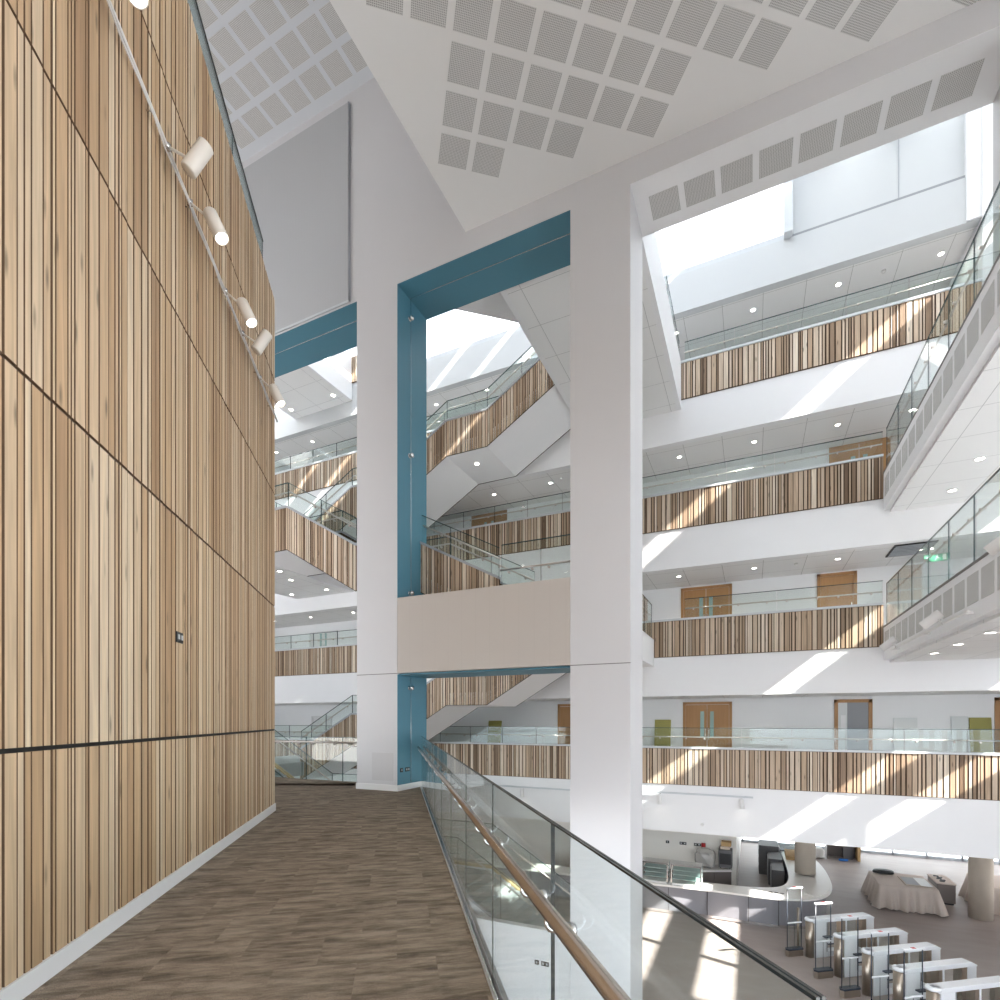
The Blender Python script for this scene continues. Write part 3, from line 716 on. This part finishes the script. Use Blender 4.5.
MB().box(-3.9, .03, 17.30, 17.35, -.76, -.71).build('track_rail', 'coping_light', tr3)
for x in (-3.5, -1.8, -.2): MB().box(x, x+.05, 17.36, 17.4, -.75, -.71).build('track_bracket', 'lamp_white', tr3)
tr4 = thing('lighting_track', 'white lighting track on the lowest fascia behind the teal opening', 'lighting track', (-8, 17.36, -.9))
MB().box(-13, -5.4, 17.30, 17.35, -.85, -.80).build('track_rail', 'coping_light', tr4)
for x in (-12, -9, -6): MB().box(x, x+.05, 17.36, 17.4, -.84, -.80).build('track_bracket', 'lamp_white', tr4)
for x, z, lab in ((-2.62, -.85, 'small white spotlight under the fascia track, left one beside the tall pier'), (-.27, -.83, 'small white spotlight at the right end of the fascia track'), (-7.3, -.92, 'small white spotlight on the track behind the near glass balustrade')):
    t = thing('spotlight', lab, 'spotlight', (x, 17.3, z+.1))
    spot_head(t, (x, 17.2, z-.06), (.06, -.12, -.98), .28, .065, 'lamp_white', arm_from=(x, 17.33, z+.09))

# clamps and wires round the teal opening
for z, lab in ((10.56, 'round chrome wire clamp high on the teal reveal, under its head'), (7.48, 'round chrome wire clamp halfway up the upper teal reveal'), (4.39, 'round chrome wire clamp just above the beige panel'), (2.27, 'round chrome wire clamp under the beige panel')):
    t = thing('wire_clamp', lab, 'clamp', (XB+.01, 9.9, z), group='chrome clamps on the teal reveal')
    MB().lathe([(0, 0), (.03, 0), (.03, .03), (.055, .04), (.06, .07), (.045, .10), (0, .11)], (XB+.008, 9.9, z), (1, 0, 0), 16).build('knob', 'chrome', t)
    MB().lathe([(0, 0), (.05, 0), (.05, .012), (0, .012)], (XB+.008, 9.9, z), (1, 0, 0), 16).build('wall_plate', 'chrome', t)
tag(MB().tube([(XB+.05, 9.9, 4.25), (XB+.05, 9.9, 11.0)], .006, 6).build('guide_wire', 'chrome'), 'thin vertical wire in front of the upper teal reveal', 'wire')
tag(MB().tube([(XB+.05, 9.9, .14), (XB+.05, 9.9, 2.5)], .006, 6).build('guide_wire', 'chrome'), 'thin vertical wire in front of the lower teal reveal', 'wire')
tag(MB().box(XB+.05, XC, 9.895, 9.91, 10.998, 11.008).build('guide_track', 'chrome'), 'thin metal line across the middle teal head', 'track')
tag(MB().box(-15.5, XA, 9.895, 9.91, 10.998, 11.008).build('guide_track', 'chrome'), 'thin metal line across the left teal head', 'track')

def plate(name, label, cat, c, u, nrm, w_, h_, m='black', holes=2, group=None):
    """small electrical plate on a wall: centre c, plan direction u, outward normal nrm"""
    t = thing(name, label, cat, c, group=group)
    c = Vector(c); u = Vector(u).normalized(); n = Vector(nrm).normalized()
    def bx(a, b, z0, z1, d0, d1):
        q = [c+u*a+n*d0, c+u*b+n*d0, c+u*b+n*d1, c+u*a+n*d1]
        mb = MB(); mb.hexa([(p.x, p.y, c.z+z0) for p in q]+[(p.x, p.y, c.z+z1) for p in q]); return mb
    bx(-w_/2, w_/2, -h_/2, h_/2, 0, .012).build('face_plate', m, t)
    for k in range(holes):
        a = -w_/2+w_*(k+.5)/holes
        bx(a-w_*.12, a+w_*.12, -h_*.2, h_*.25, .012, .018).build('insert', 'grey_panel', t)
    return t
plate('wall_socket', 'small black socket plate on the timber wall', 'socket', wp3(2.17, .0, 2.34), (WD.x, WD.y, 0), (PD.x, PD.y, 0), .15, .10)
plate('wall_socket', 'black socket low on the teal reveal, nearer the pier corner', 'socket', (XB+.008, 9.6, .45), (0, 1, 0), (1, 0, 0), .09, .09, holes=1)
plate('wall_socket', 'black double socket low on the teal reveal, farther from the corner', 'socket', (XB+.008, 9.82, .45), (0, 1, 0), (1, 0, 0), .15, .09)
plate('wall_socket', 'black single socket on the white wall below the walkway glass', 'socket', (-4.02, 10.25, -3.46), (1, 0, 0), (0, -1, 0), .09, .09, holes=1)
plate('wall_socket', 'black double socket on the white wall below the walkway glass', 'socket', (-3.84, 10.25, -3.46), (1, 0, 0), (0, -1, 0), .16, .09)
for x, h, lab in ((-2.85, 1, 'left socket on the cream cafe wall'), (-2.3, 2, 'middle double socket on the cream cafe wall'), (-1.8, 2, 'right socket beside the red isolator on the cream cafe wall')):
    plate('wall_socket', lab, 'socket', (x, 20.6, -3.0), (1, 0, 0), (0, -1, 0), .12*h, .1, holes=h)
tag(MB().box(-1.66, -1.52, 20.56, 20.6, -3.06, -2.92).build('isolator_switch', 'red_led'), 'small red isolator switch on the cream cafe wall', 'switch')
tag(MB().lathe([(0, 0), (.05, 0), (.05, .05), (.03, .06), (0, .06)], (-1.38, 17.4, -1.66), (0, -1, 0), 14).build('sensor', 'lamp_white'), 'small round white sensor low on the lowest white fascia', 'sensor')
for x, y, z, lab in ((-6.2, 18.2, 10.25, 'white smoke detector on the soffit two floors up behind the teal opening'), (4.5, 18.6, 10.25, 'white smoke detector beside the right side gallery two floors up'), (1.2, 18.4, 6.3, 'white smoke detector between downlights one floor up'), (3.4, 18.4, 14.38, 'small smoke detector on the top gallery soffit')):
    tag(MB().lathe([(0, -.05), (.04, -.05), (.05, -.03), (.055, 0), (0, 0)], (x, y, z), (0, 0, 1), 14).build('smoke_detector', 'lamp_white'), lab, 'smoke detector')

# vent grille in the soffit, exit sign
t = thing('vent_grille', 'black slatted vent grille in the soffit one floor up by the right gallery', 'vent', (3.85, 18.0, 6.3))
MB().box(3.5, 4.45, 17.62, 18.75, 6.27, 6.299).build('frame', 'dark', t)
for i in range(7): MB().box(3.54, 4.41, 17.68+i*.15, 17.74+i*.15, 6.25, 6.272).build('slat', 'coping', t)
t = thing('exit_sign', 'green emergency exit sign with white arrow and running figure behind the right glass', 'sign', (4.65, 18.6, 6.1))
MB().box(4.36, 4.94, 18.58, 18.62, 5.98, 6.18).build('sign_board', 'sign_green', t)
MB().box(4.5, 4.52, 18.59, 18.61, 6.18, 6.3).build('hanger', 'chrome', t); MB().box(4.8, 4.82, 18.59, 18.61, 6.18, 6.3).build('hanger', 'chrome', t)
a = MB(); a.prism_y([(4.40, 6.08), (4.46, 6.13), (4.46, 6.03)], 18.57, 18.58); a.box(4.46, 4.54, 18.57, 18.58, 6.065, 6.095); a.build('arrow', 'sign_white', t)
a = MB(); a.lathe([(0, 0), (.018, 0)], (4.66, 18.575, 6.145), (0, -1, 0), 10); a.prism_y([(4.63, 6.12), (4.67, 6.125), (4.69, 6.07), (4.73, 6.06), (4.73, 6.045), (4.68, 6.045), (4.66, 6.06), (4.62, 6.0), (4.60, 6.01), (4.63, 6.065)], 18.57, 18.58)
a.build('running_figure', 'sign_white', t)
MB().box(4.78, 4.86, 18.57, 18.58, 6.0, 6.16).build('doorway', 'sign_white', t)

# ------------------------------------------------------------------ doors and leaning boards on the far galleries
dn = [0]
def door(x0, x1, z, top, label, leaves=2, m='door_oak', lites=True, handle=True):
    dn[0] += 1
    d = setting('door_%d' % dn[0], ((x0+x1)/2, YB, z), label)
    f = MB(); f.box(x0, x0+.09, YB-.05, YB, z, z+top).box(x1-.09, x1, YB-.05, YB, z, z+top).box(x0, x1, YB-.05, YB, z+top-.09, z+top)
    f.build('door_frame', m, d)
    w_ = (x1-x0-.18)/leaves
    for k in range(leaves):
        a = x0+.09+w_*k; b = a+w_
        lf = MB().box(a+.006, b-.006, YB-.03, YB, z, z+top-.1).build('door_leaf', m, d)
        if lites:
            c = b-.22 if (k == 0 and leaves == 2) else a+.10
            MB().box(c, c+.12, YB-.036, YB-.03, z+.95, z+1.85).build('vision_panel', 'glass_case', lf)
        if handle:
            c = b-.07 if k == 0 else a+.05
            MB().box(c, c+.025, YB-.08, YB-.03, z+.85, z+1.25).build('pull_handle', 'chrome', lf)
door(-2.22, -.62, 0, 2.18, 'oak double doors at walkway level behind the far glass')
door(-6.91, -5.85, 0, 2.17, 'single oak door at walkway level behind the tall pier', 1, lites=False)
door(-2.29, -.62, 4, 2.23, 'oak double doors one floor up'); door(1.9, 2.98, 4, 2.24, 'single oak door one floor up', 1, lites=False)
door(-10.76, -9.12, 8, 2.2, 'oak double doors two floors up behind the teal opening'); door(2.23, 3.84, 8, 2.3, 'oak double doors two floors up at right')
door(-19.82, -18.52, 0, 1.75, 'white door at walkway level far left', 1, 'door_white', False); door(-19.95, -18.14, 4, 1.9, 'white double doors one floor up far left', 2, 'door_white')
door(6.3, 7.3, 0, 2.2, 'oak door at walkway level at the right edge', 1, lites=False)
# open door: oak frame and a grey room behind
d = setting('door_10', (2.88, YB, 0), 'open oak framed doorway at walkway level')
f = MB(); f.box(2.37, 2.47, YB-.06, YB, 0, 2.2).box(3.28, 3.38, YB-.06, YB, 0, 2.2).box(2.37, 3.38, YB-.06, YB, 2.1, 2.2); f.build('door_frame', 'door_oak', d)
MB().box(2.72, 3.28, YB-.02, YB-.002, 0, 2.1).build('room_beyond', 'door_grey', d)
MB().box(2.47, 2.72, YB-.02, YB-.002, 0, 2.1).build('inner_wall', 'pale_board', d)
MB().box(2.55, 2.68, YB-.03, YB-.02, 1.2, 1.7).build('notice', 'white', d)
def board(x0, x1, z, h, m, label):
    o = MB(); o.hexa([(x0, YB-.28, z), (x1, YB-.28, z), (x1, YB-.25, z), (x0, YB-.25, z), (x0, YB-.04, z+h), (x1, YB-.04, z+h), (x1, YB-.01, z+h), (x0, YB-.01, z+h)])
    tag(o.build('leaning_board', m), label, 'board')
board(-3.19, -2.63, 0, 1.56, 'olive', 'olive board leaning on the wall left of the oak double doors')
board(-9.95, -9.35, 0, 1.52, 'olive', 'olive board leaning on the wall seen through the lower teal opening')
board(3.91, 4.5, 0, 1.62, 'pale_board', 'pale white board leaning on the wall right of the open doorway')
board(5.72, 6.22, 0, 1.62, 'olive', 'olive board leaning on the wall at the right edge')
board(5.3, 5.69, 0, 1.66, 'pale_board', 'thin white board leaning beside the rightmost olive board')

# ------------------------------------------------------------------ ground floor: speed gates and antennas
gate_proto = None
def gate(x, y, label):
    global gate_proto
    if gate_proto is None:
        g = thing('speed_gate', label, 'turnstile', (x, y, ZG), WANG, 'speed gates')
        # local x runs along the lane, y across
        m = MB(); m.lathe([(0, 0), (.105, 0), (.105, .94), (0, .94)], (.11, 0, 0), seg=20); m.build('front_pedestal', 'gate_steel', g, True)
        m = MB(); m.box(.18, .52, -.10, .10, .0, .94); m.build('front_panel', 'gate_white', g, True)
        m = MB(); m.lathe([(0, .94), (.13, .94), (.135, .97), (.12, 1.0), (0, 1.0)], (.12, 0, 0), seg=20); m.build('reader_head', 'gate_white', g, True)
        m = MB(); m.box(.08, .16, -.04, .04, 1.0, 1.006); m.build('reader_icon', 'door_grey', g, True)
        m = MB(); m.prism_y([(.12, .90), (1.98, .90), (1.98, .93), (1.84, 1.0), (.12, 1.0)], -.115, .115); m.build('top_cover', 'gate_white', g, True, .01)
        m = MB(); m.box(1.74, 1.97, -.10, .10, 0, .9); m.build('rear_pedestal', 'gate_white', g, True)
        m = MB(); m.box(1.6, 1.74, -.09, .09, 0, .9); m.build('rear_post', 'gate_steel', g, True)
        m = MB(); m.box(1.0, 1.10, -.09, .09, 0, .9); m.build('centre_post', 'gate_steel', g, True)
        m = MB(); m.box(1.10, 1.15, -.092, .092, 0, .9); m.build('centre_edge', 'gate_white', g, True)
        m = MB(); m.box(.52, .56, -.09, .09, .12, .9); m.build('opening_edge', 'door_grey', g, True)
        m = MB(); m.box(.56, 1.6, -.006, .006, .12, .9); m.build('glass_wing', 'glass_clear', g, True)
        m = MB(); m.box(.52, 1.74, -.09, .09, .0, .14); m.build('plinth', 'gate_white', g, True)
        m = MB(); m.box(.54, .84, -.13, .04, .36, .47); m.build('sensor_block', 'gate_white', g, True)
        m = MB(); m.box(.54, .86, -.14, .05, .33, .36); m.build('sensor_ledge', 'gate_dark', g, True)
        m = MB(); m.box(.40, .62, -.19, -.10, .53, .56); m.build('arm_rest', 'gate_dark', g, True)
        gate_proto = g
    else:
        g = copy_tree(gate_proto); g.location = (x, y, ZG); tag(g, label, 'turnstile', 'speed gates')
    return g
gl = ['farthest white speed gate, beside the curved counter', 'second white speed gate counted from the curved counter', 'middle white speed gate of the row of five', 'fourth white speed gate counted from the curved counter', 'nearest white speed gate, cut by the lower picture edge']
for i, (x, y) in enumerate([(1.27, 15.86), (1.80, 14.96), (2.25, 14.22), (2.68, 13.50), (3.07, 12.80)]): gate(x, y, gl[i])
ant_proto = None
al = ['clear antenna panel nearest the curved counter', 'clear antenna panel in front of the farthest speed gate', 'clear antenna panel in front of the second speed gate', 'clear antenna panel in front of the middle speed gate', 'clear antenna panel in front of the fourth speed gate']
for i, (x, y) in enumerate([(.83, 15.71), (1.37, 14.67), (1.80, 13.90), (2.22, 13.15), (2.62, 12.45)]):
    if ant_proto is None:
        g = thing('security_antenna', al[i], 'security antenna', (x, y, ZG), WANG, 'security antennas by the gates')
        MB().prism([(0, -.07), (.42, -.07), (.46, 0), (.42, .07), (0, .07), (-.04, 0)], 0, .16).build('base', 'gate_steel', g, True)
        MB().prism([(0, -.075), (.42, -.075), (.465, 0), (.42, .075), (0, .075), (-.045, 0)], .16, .20).build('base_cap', 'gate_dark', g, True)
        MB().box(.0, .42, -.008, .008, 0.2, 1.75).build('clear_panel', 'glass_clear', g, True)
        MB().tube([(0, 0, .18), (0, 0, 1.76)], .011, 8).build('upright', 'gate_dark', g, True)
        MB().tube([(.42, 0, .18), (.42, 0, 1.76)], .011, 8).build('upright', 'gate_dark', g, True)
        MB().tube([(.21, 0, .18), (.21, 0, .85)], .005, 6).build('cable_tube', 'gate_dark', g, True)
        MB().box(0, .42, -.014, .014, .84, .87).build('cross_bar', 'gate_white', g, True)
        MB().prism([(-.02, -.03), (.44, -.03), (.45, 0), (.44, .03), (-.02, .03), (-.03, 0)], 1.75, 1.785).build('top_cap', 'gate_white', g, True)
        MB().box(.17, .25, -.029, .029, 1.772, 1.79).build('alarm_lamp', 'red_led', g, True)
        ant_proto = g
    else:
        g = copy_tree(ant_proto); g.location = (x, y, ZG); tag(g, al[i], 'security antenna', 'security antennas by the gates')
t = thing('barrier_post', 'slim grey post in front of the curved counter', 'post', (1.12, 16.35, ZG))
MB().tube([(1.12, 16.35, ZG), (1.12, 16.35, ZG+1.1)], .03, 12).build('post', 'gate_steel', t); MB().lathe([(0, 0), (.09, 0), (.09, .02), (0, .03)], (1.12, 16.35, ZG)).build('base_plate', 'chrome', t)

# cafe counter, curved
def smooth(pts, n=6):
    out = []
    P = [pts[0]]+pts+[pts[-1]]
    for i in range(1, len(P)-2):
        a, b, c, d = (Vector(q) for q in P[i-1:i+3])
        for k in range(n):
            t_ = k/n
            out.append(tuple(.5*((2*b)+(c-a)*t_+(2*a-5*b+4*c-d)*t_**2+(3*b-a-3*c+d)*t_**3)))
    return out+[tuple(pts[-1])]
outer = smooth([(-9., 17.0), (-3.1, 17.3), (-1.45, 17.42), (-.2, 17.42), (.9, 17.5), (1.75, 17.95), (2.2, 19.0), (2.3, 20.6), (2.2, 22.4), (1.8, 24.9)])
inner = smooth([(1.0, 24.9), (1.05, 23.), (1.1, 21.6), (1.08, 19.8), (.8, 18.75), (.0, 18.3), (-1.2, 18.2), (-3.1, 18.1), (-9, 17.9)])
def inset(poly, d, fr=0):
    c = []
    for i, p in enumerate(poly):
        a = Vector(poly[max(i-1, 0)]); b = Vector(poly[min(i+1, len(poly)-1)]); t_ = (b-a).normalized(); c.append((p[0]-t_.y*d, p[1]+t_.x*d))
    return c
ct = thing('cafe_counter', 'long curved cafe counter with white top and grey front on the ground floor', 'counter', (0, 18, ZG))
MB().prism(outer+inner, ZG+.90, ZG+.955).build('worktop', 'counter_white', ct)
MB().prism(inset(outer, .16)+inner, ZG+.12, ZG+.90).build('front', 'counter_grey', ct)
MB().prism(inset(outer, .24)+inset(inner, .03), ZG, ZG+.12).build('kick_plate', 'chrome', ct)
lg = outer[30:]; MB().prism(inset(lg, .06)+inset(lg, .42)[::-1], ZG+.955, ZG+.985).build('raised_ledge', 'counter_white', ct)
lw = MB()
for x in (-2.4, -1.25, -.1, .7): lw.box(x, x+.012, 17.50, 17.57, ZG+.13, ZG+.89)
lw.build('panel_joint', 'dark', ct)
# things on the counter
def display_case(x0, x1, y, label):
    t = thing('display_case', label, 'display case', ((x0+x1)/2, y, ZG+.955))
    z = ZG+.955
    f = MB()
    for x in (x0, x1-.03):
        for yy in (y, y+.5): f.box(x, x+.03, yy, yy+.03, z, z+.62)
    f.box(x0, x1, y, y+.53, z+.6, z+.64); f.build('frame', 'chrome', t)
    MB().box(x0, x1, y, y+.53, z, z+.05).build('base', 'counter_white', t)
    for k in range(3): MB().box(x0+.03, x1-.03, y+.03, y+.5, z+.17+k*.14, z+.185+k*.14).build('glass_shelf', 'glass_case', t)
    MB().box(x0, x1, y+.01, y+.02, z+.05, z+.6).build('front_glass', 'glass_clear', t)
display_case(-3.2, -2.42, 17.5, 'glass shelved display case beside the tall pier'); display_case(-2.32, -1.42, 17.5, 'glass shelved display case at the right on the counter')
bc = thing('back_counter', 'brown fronted back counter with pale top against the cream wall', 'counter', (-1.5, 20, ZG))
MB().prism([(-6, 19.5), (-1.7, 19.5), (-.62, 20.0), (-.62, 20.58), (-6, 20.58)], ZG+.9, ZG+.95).build('worktop', 'counter_white', bc)
MB().prism([(-6, 19.56), (-1.7, 19.56), (-.66, 20.05), (-.66, 20.56), (-6, 20.56)], ZG+.0, ZG+.9).build('carcass', 'cabinet_brown', bc)
for (a, b) in (((-1.68, 19.55), (-1.2, 19.77)), ((-1.17, 19.785), (-.69, 20.0))): MB().wall(a, b, .03, ZG+.1, ZG+.87).build('door', 'cabinet_brown', bc)
pc = thing('covered_machine', 'bulky cafe machine wrapped in crumpled clear plastic on the back counter', 'machine', (-1.35, 20.1, ZG+.95))
def lump(c, r, seed, amp=.18, n=3):
    bm = bmesh.new(); bmesh.ops.create_icosphere(bm, subdivisions=n, radius=1); rg = random.Random(seed)
    dirs = [(Vector((rg.gauss(0, 1), rg.gauss(0, 1), rg.gauss(0, 1))).normalized(), rg.uniform(4, 9), rg.uniform(0, 6)) for _ in range(7)]
    m = MB()
    for v in bm.verts:
        k = 1+amp*sum(math.sin(v.co.dot(d)*f_+p) for d, f_, p in dirs)/4; q = v.co*k
        q = Vector([math.copysign(abs(x)**.6, x) for x in q])
        m.v.append((c[0]+q.x*r[0], c[1]+q.y*r[1], c[2]+max(-1, q.z)*r[2]))
    for f_ in bm.faces: m.face([v.index for v in f_.verts], 0, .5, False)
    bm.free(); return m
lump((-1.5, 20.1, ZG+.95+.33), (.34, .28, .32), 3).build('plastic_cover', 'plastic', pc)
MB().box(-1.7, -1.3, 19.95, 20.25, ZG+.96, ZG+1.42).build('machine_body', 'machine_grey', pc)
cm = thing('coffee_machine', 'dark grey boxy machine with cardboard on top at the end of the back counter', 'machine', (-.85, 20.3, ZG+.95))
MB().box(-1.06, -.62, 20.05, 20.5, ZG+1.0, ZG+1.62).build('body', 'machine_grey', cm, bevel=.02)
MB().box(-1.02, -.66, 20.045, 20.06, ZG+1.12, ZG+1.5).build('front_panel', 'black', cm)
for x in (-1.0, -.7): MB().lathe([(0, 0), (.025, 0), (.02, .05), (0, .05)], (x, 20.2, ZG+.951)).build('foot', 'black', cm)
MB().box(-1.0, -.7, 20.15, 20.45, ZG+1.62, ZG+1.72).build('tray', 'gate_steel', cm)
tag(MB().box(-.98, -.66, 20.2, 20.55, ZG+1.722, ZG+1.86).build('cardboard_box', 'card'), 'brown cardboard box on top of the dark machine', 'box')
# appliances on the second arm of the counter
for i, (x0, x1, y0, y1, h, m_, lab) in enumerate([(.25, .95, 23.6, 24.8, 1.15, 'machine_grey', 'tall dark cabinet at the far end behind the round concrete pillar'), (.55, 1.02, 22.2, 23.5, .98, 'machine_grey', 'dark open appliance behind the curved counter, beside the pillar'), (.62, 1.02, 20.9, 22.1, .9, 'machine_grey', 'low dark drawer unit behind the curved counter')]):
    t = thing('appliance', lab, 'appliance', ((x0+x1)/2, (y0+y1)/2, ZG))
    MB().box(x0, x1, y0, y1, ZG, ZG+h).build('body', m_, t, bevel=.01)
    for k in range(3): MB().box(x0-.015, x0, y0+.05, y1-.05, ZG+.12+k*h*.28, ZG+.12+k*h*.28+h*.2).build('drawer_front', 'door_grey', t)
tag(MB().box(1.15, 1.9, 22.4, 23.6, ZG+.957, ZG+1.10).build('cardboard_sheet', 'card'), 'brown cardboard tray on the counter behind the pillar', 'box')
t = thing('display_case', 'small sloping glass display case at the far end of the curved counter', 'display case', (1.4, 24.2, ZG+.955))
MB().prism_y([(1.0, ZG+.96), (1.8, ZG+.96), (1.8, ZG+1.2), (1.2, ZG+1.5), (1.0, ZG+1.5)], 23.8, 24.7).build('glass_body', 'glass', t)
MB().box(1.0, 1.8, 23.8, 24.7, ZG+.956, ZG+1.0).build('base', 'machine_grey', t)
for i in range(2):
    for k in range(3):
        x = .15+k*.16+i*.3; y = 17.86+i*.12
        tag(MB().box(x, x+.10, y, y+.025, ZG+.956, ZG+.966).build('cable_slot', 'black'), 'small dark slot in the white counter top near the gates', 'slot', 'dark slots in the counter top')
def round_pillar(x, y, z0, r, label):
    struct(MB().lathe([(0, z0), (r, z0), (r, -1.95), (0, -1.95)], (x, y, 0), (0, 0, 1), 36).build('column_round', 'concrete'), label)
round_pillar(1.62, 20.62, ZG+.987, .31, 'round concrete pillar in the curved counter'); round_pillar(6.42, 21.3, ZG, .30, 'round concrete pillar at the right')

# draped table
def draped(x0, x1, y0, y1, h, label, loc, seed, train=.0):
    t = thing('draped_table', label, 'table', loc)
    rg = random.Random(seed); per = []
    n = 44
    for i in range(n): per.append((x0+(x1-x0)*i/n, y0, 0, -1))
    for i in range(n): per.append((x1, y0+(y1-y0)*i/n, 1, 0))
    for i in range(n): per.append((x1-(x1-x0)*i/n, y1, 0, 1))
    for i in range(n): per.append((x0, y1-(y1-y0)*i/n, -1, 0))
    P = len(per); m = MB(); rows_ = 6
    ph = [rg.uniform(0, 6) for _ in range(4)]
    for r in range(rows_+1):
        f_ = r/rows_
        for i, (x, y, nx, ny) in enumerate(per):
            a = 2*math.pi*i/P
            wv = .07*math.sin(a*17+ph[0]+.8*math.sin(a*3))+.05*math.sin(a*29+ph[1])+.035*math.sin(a*41+ph[2])
            o = (.02+f_*.10+f_*wv)
            cx, cy = (x0+x1)/2, (y0+y1)/2
            dx, dy = x-cx, y-cy; L = math.hypot(dx/(x1-x0), dy/(y1-y0))
            corner = max(0, L-.58)*.9*f_
            m.v.append((x+nx*o+math.copysign(corner, dx)*.6, y+ny*o+math.copysign(corner, dy)*.6, ZG+h-f_*(h-.03-.02*math.sin(a*5+ph[3]))))
    for r in range(rows_):
        for i in range(P):
            j = (i+1) % P; m.face([r*P+i, r*P+j, (r+1)*P+j, (r+1)*P+i], 0, .5, True)
    m.face(list(range(P)), 0)
    m.build('drape', 'cloth', t)
    MB().box(x0+.1, x1-.1, y0+.1, y1-.1, ZG+h-.06, ZG+h-.02).build('tabletop', 'cabinet_brown', t)
    for x in (x0+.15, x1-.2):
        for y in (y0+.15, y1-.2): MB().box(x, x+.05, y, y+.05, ZG, ZG+h-.06).build('leg', 'chrome', t)
    return t
draped(3.78, 5.3, 21.05, 22.75, .78, 'table covered to the floor with a beige dust sheet', (4.5, 21.9, ZG), 4)
draped(6.75, 8.4, 21.9, 23.6, .85, 'beige draped table cut by the right picture edge', (7.5, 22.7, ZG), 8)
tag(lump((4.15, 22.5, ZG+.86), (.30, .14, .07), 12).build('dark_garment', 'black'), 'crumpled black garment on the back of the draped table', 'garment')
t = thing('framed_board', 'flat framed board lying on the draped table', 'board', (4.9, 21.7, ZG+.785))
MB().box(4.5, 5.28, 21.2, 22.3, ZG+.786, ZG+.81).build('frame', 'concrete', t)
MB().box(4.55, 4.9, 21.3, 22.2, ZG+.81, ZG+.815).build('grey_sheet', 'door_grey', t); MB().box(4.92, 5.23, 21.25, 22.25, ZG+.81, ZG+.815).build('white_sheet', 'pale_board', t)
pb = thing('cabinet', 'dark grey cabinet with pale top and black tools right of the draped table', 'cabinet', (5.85, 22.8, ZG))
MB().box(5.6, 6.08, 22.3, 23.4, ZG+.06, ZG+.68).build('body', 'cabinet_brown', pb); MB().box(5.58, 6.1, 22.28, 23.42, ZG+.68, ZG+.72).build('top', 'cloth', pb); MB().box(5.63, 6.05, 22.35, 23.35, ZG, ZG+.06).build('plinth', 'black', pb)
for i in range(5): tag(MB().box(5.70+.06*(i % 2), 5.84+.06*(i % 2), 22.45+i*.17, 22.52+i*.17, ZG+.721, ZG+.75).build('hand_tool', 'black'), 'small black tool on top of the grey cabinet', 'tool', 'black tools on the grey cabinet')
sc = thing('screen_unit', 'open fronted brown cabinet against the ground floor windows', 'cabinet', (3.6, 27.9, ZG))
MB().box(3.0, 4.25, 28.2, 28.25, ZG, ZG+1.5).build('back_panel', 'cabinet_brown', sc); MB().box(4.15, 4.25, 27.5, 28.2, ZG, ZG+1.5).build('side_panel', 'card', sc); MB().box(3.0, 3.06, 27.5, 28.2, ZG, ZG+1.5).build('side_panel', 'cabinet_brown', sc); MB().box(3.0, 4.25, 27.5, 28.2, ZG+1.5, ZG+1.55).build('top_panel', 'cabinet_brown', sc)
tag(MB().box(3.65, 4.0, 27.75, 28.1, ZG, ZG+.9).build('dark_bin', 'machine_grey'), 'dark bin standing inside the open brown cabinet', 'bin')
tag(lump((3.6, 27.4, ZG+.04), (.18, .12, .04), 5).build('blue_cloth', 'blue_thing'), 'bright blue item on the floor before the open brown cabinet', 'cloth')
tag(lump((2.62, 27.5, ZG+.24), (.28, .26, .24), 21).build('plastic_bag', 'bag_white'), 'white bundled bag on the floor left of the open brown cabinet', 'bag')
tag(lump((2.1, 27.6, ZG+.16), (.18, .2, .16), 22).build('plastic_bag', 'cloth'), 'small brown bundle beside the white bundled bag', 'bag')
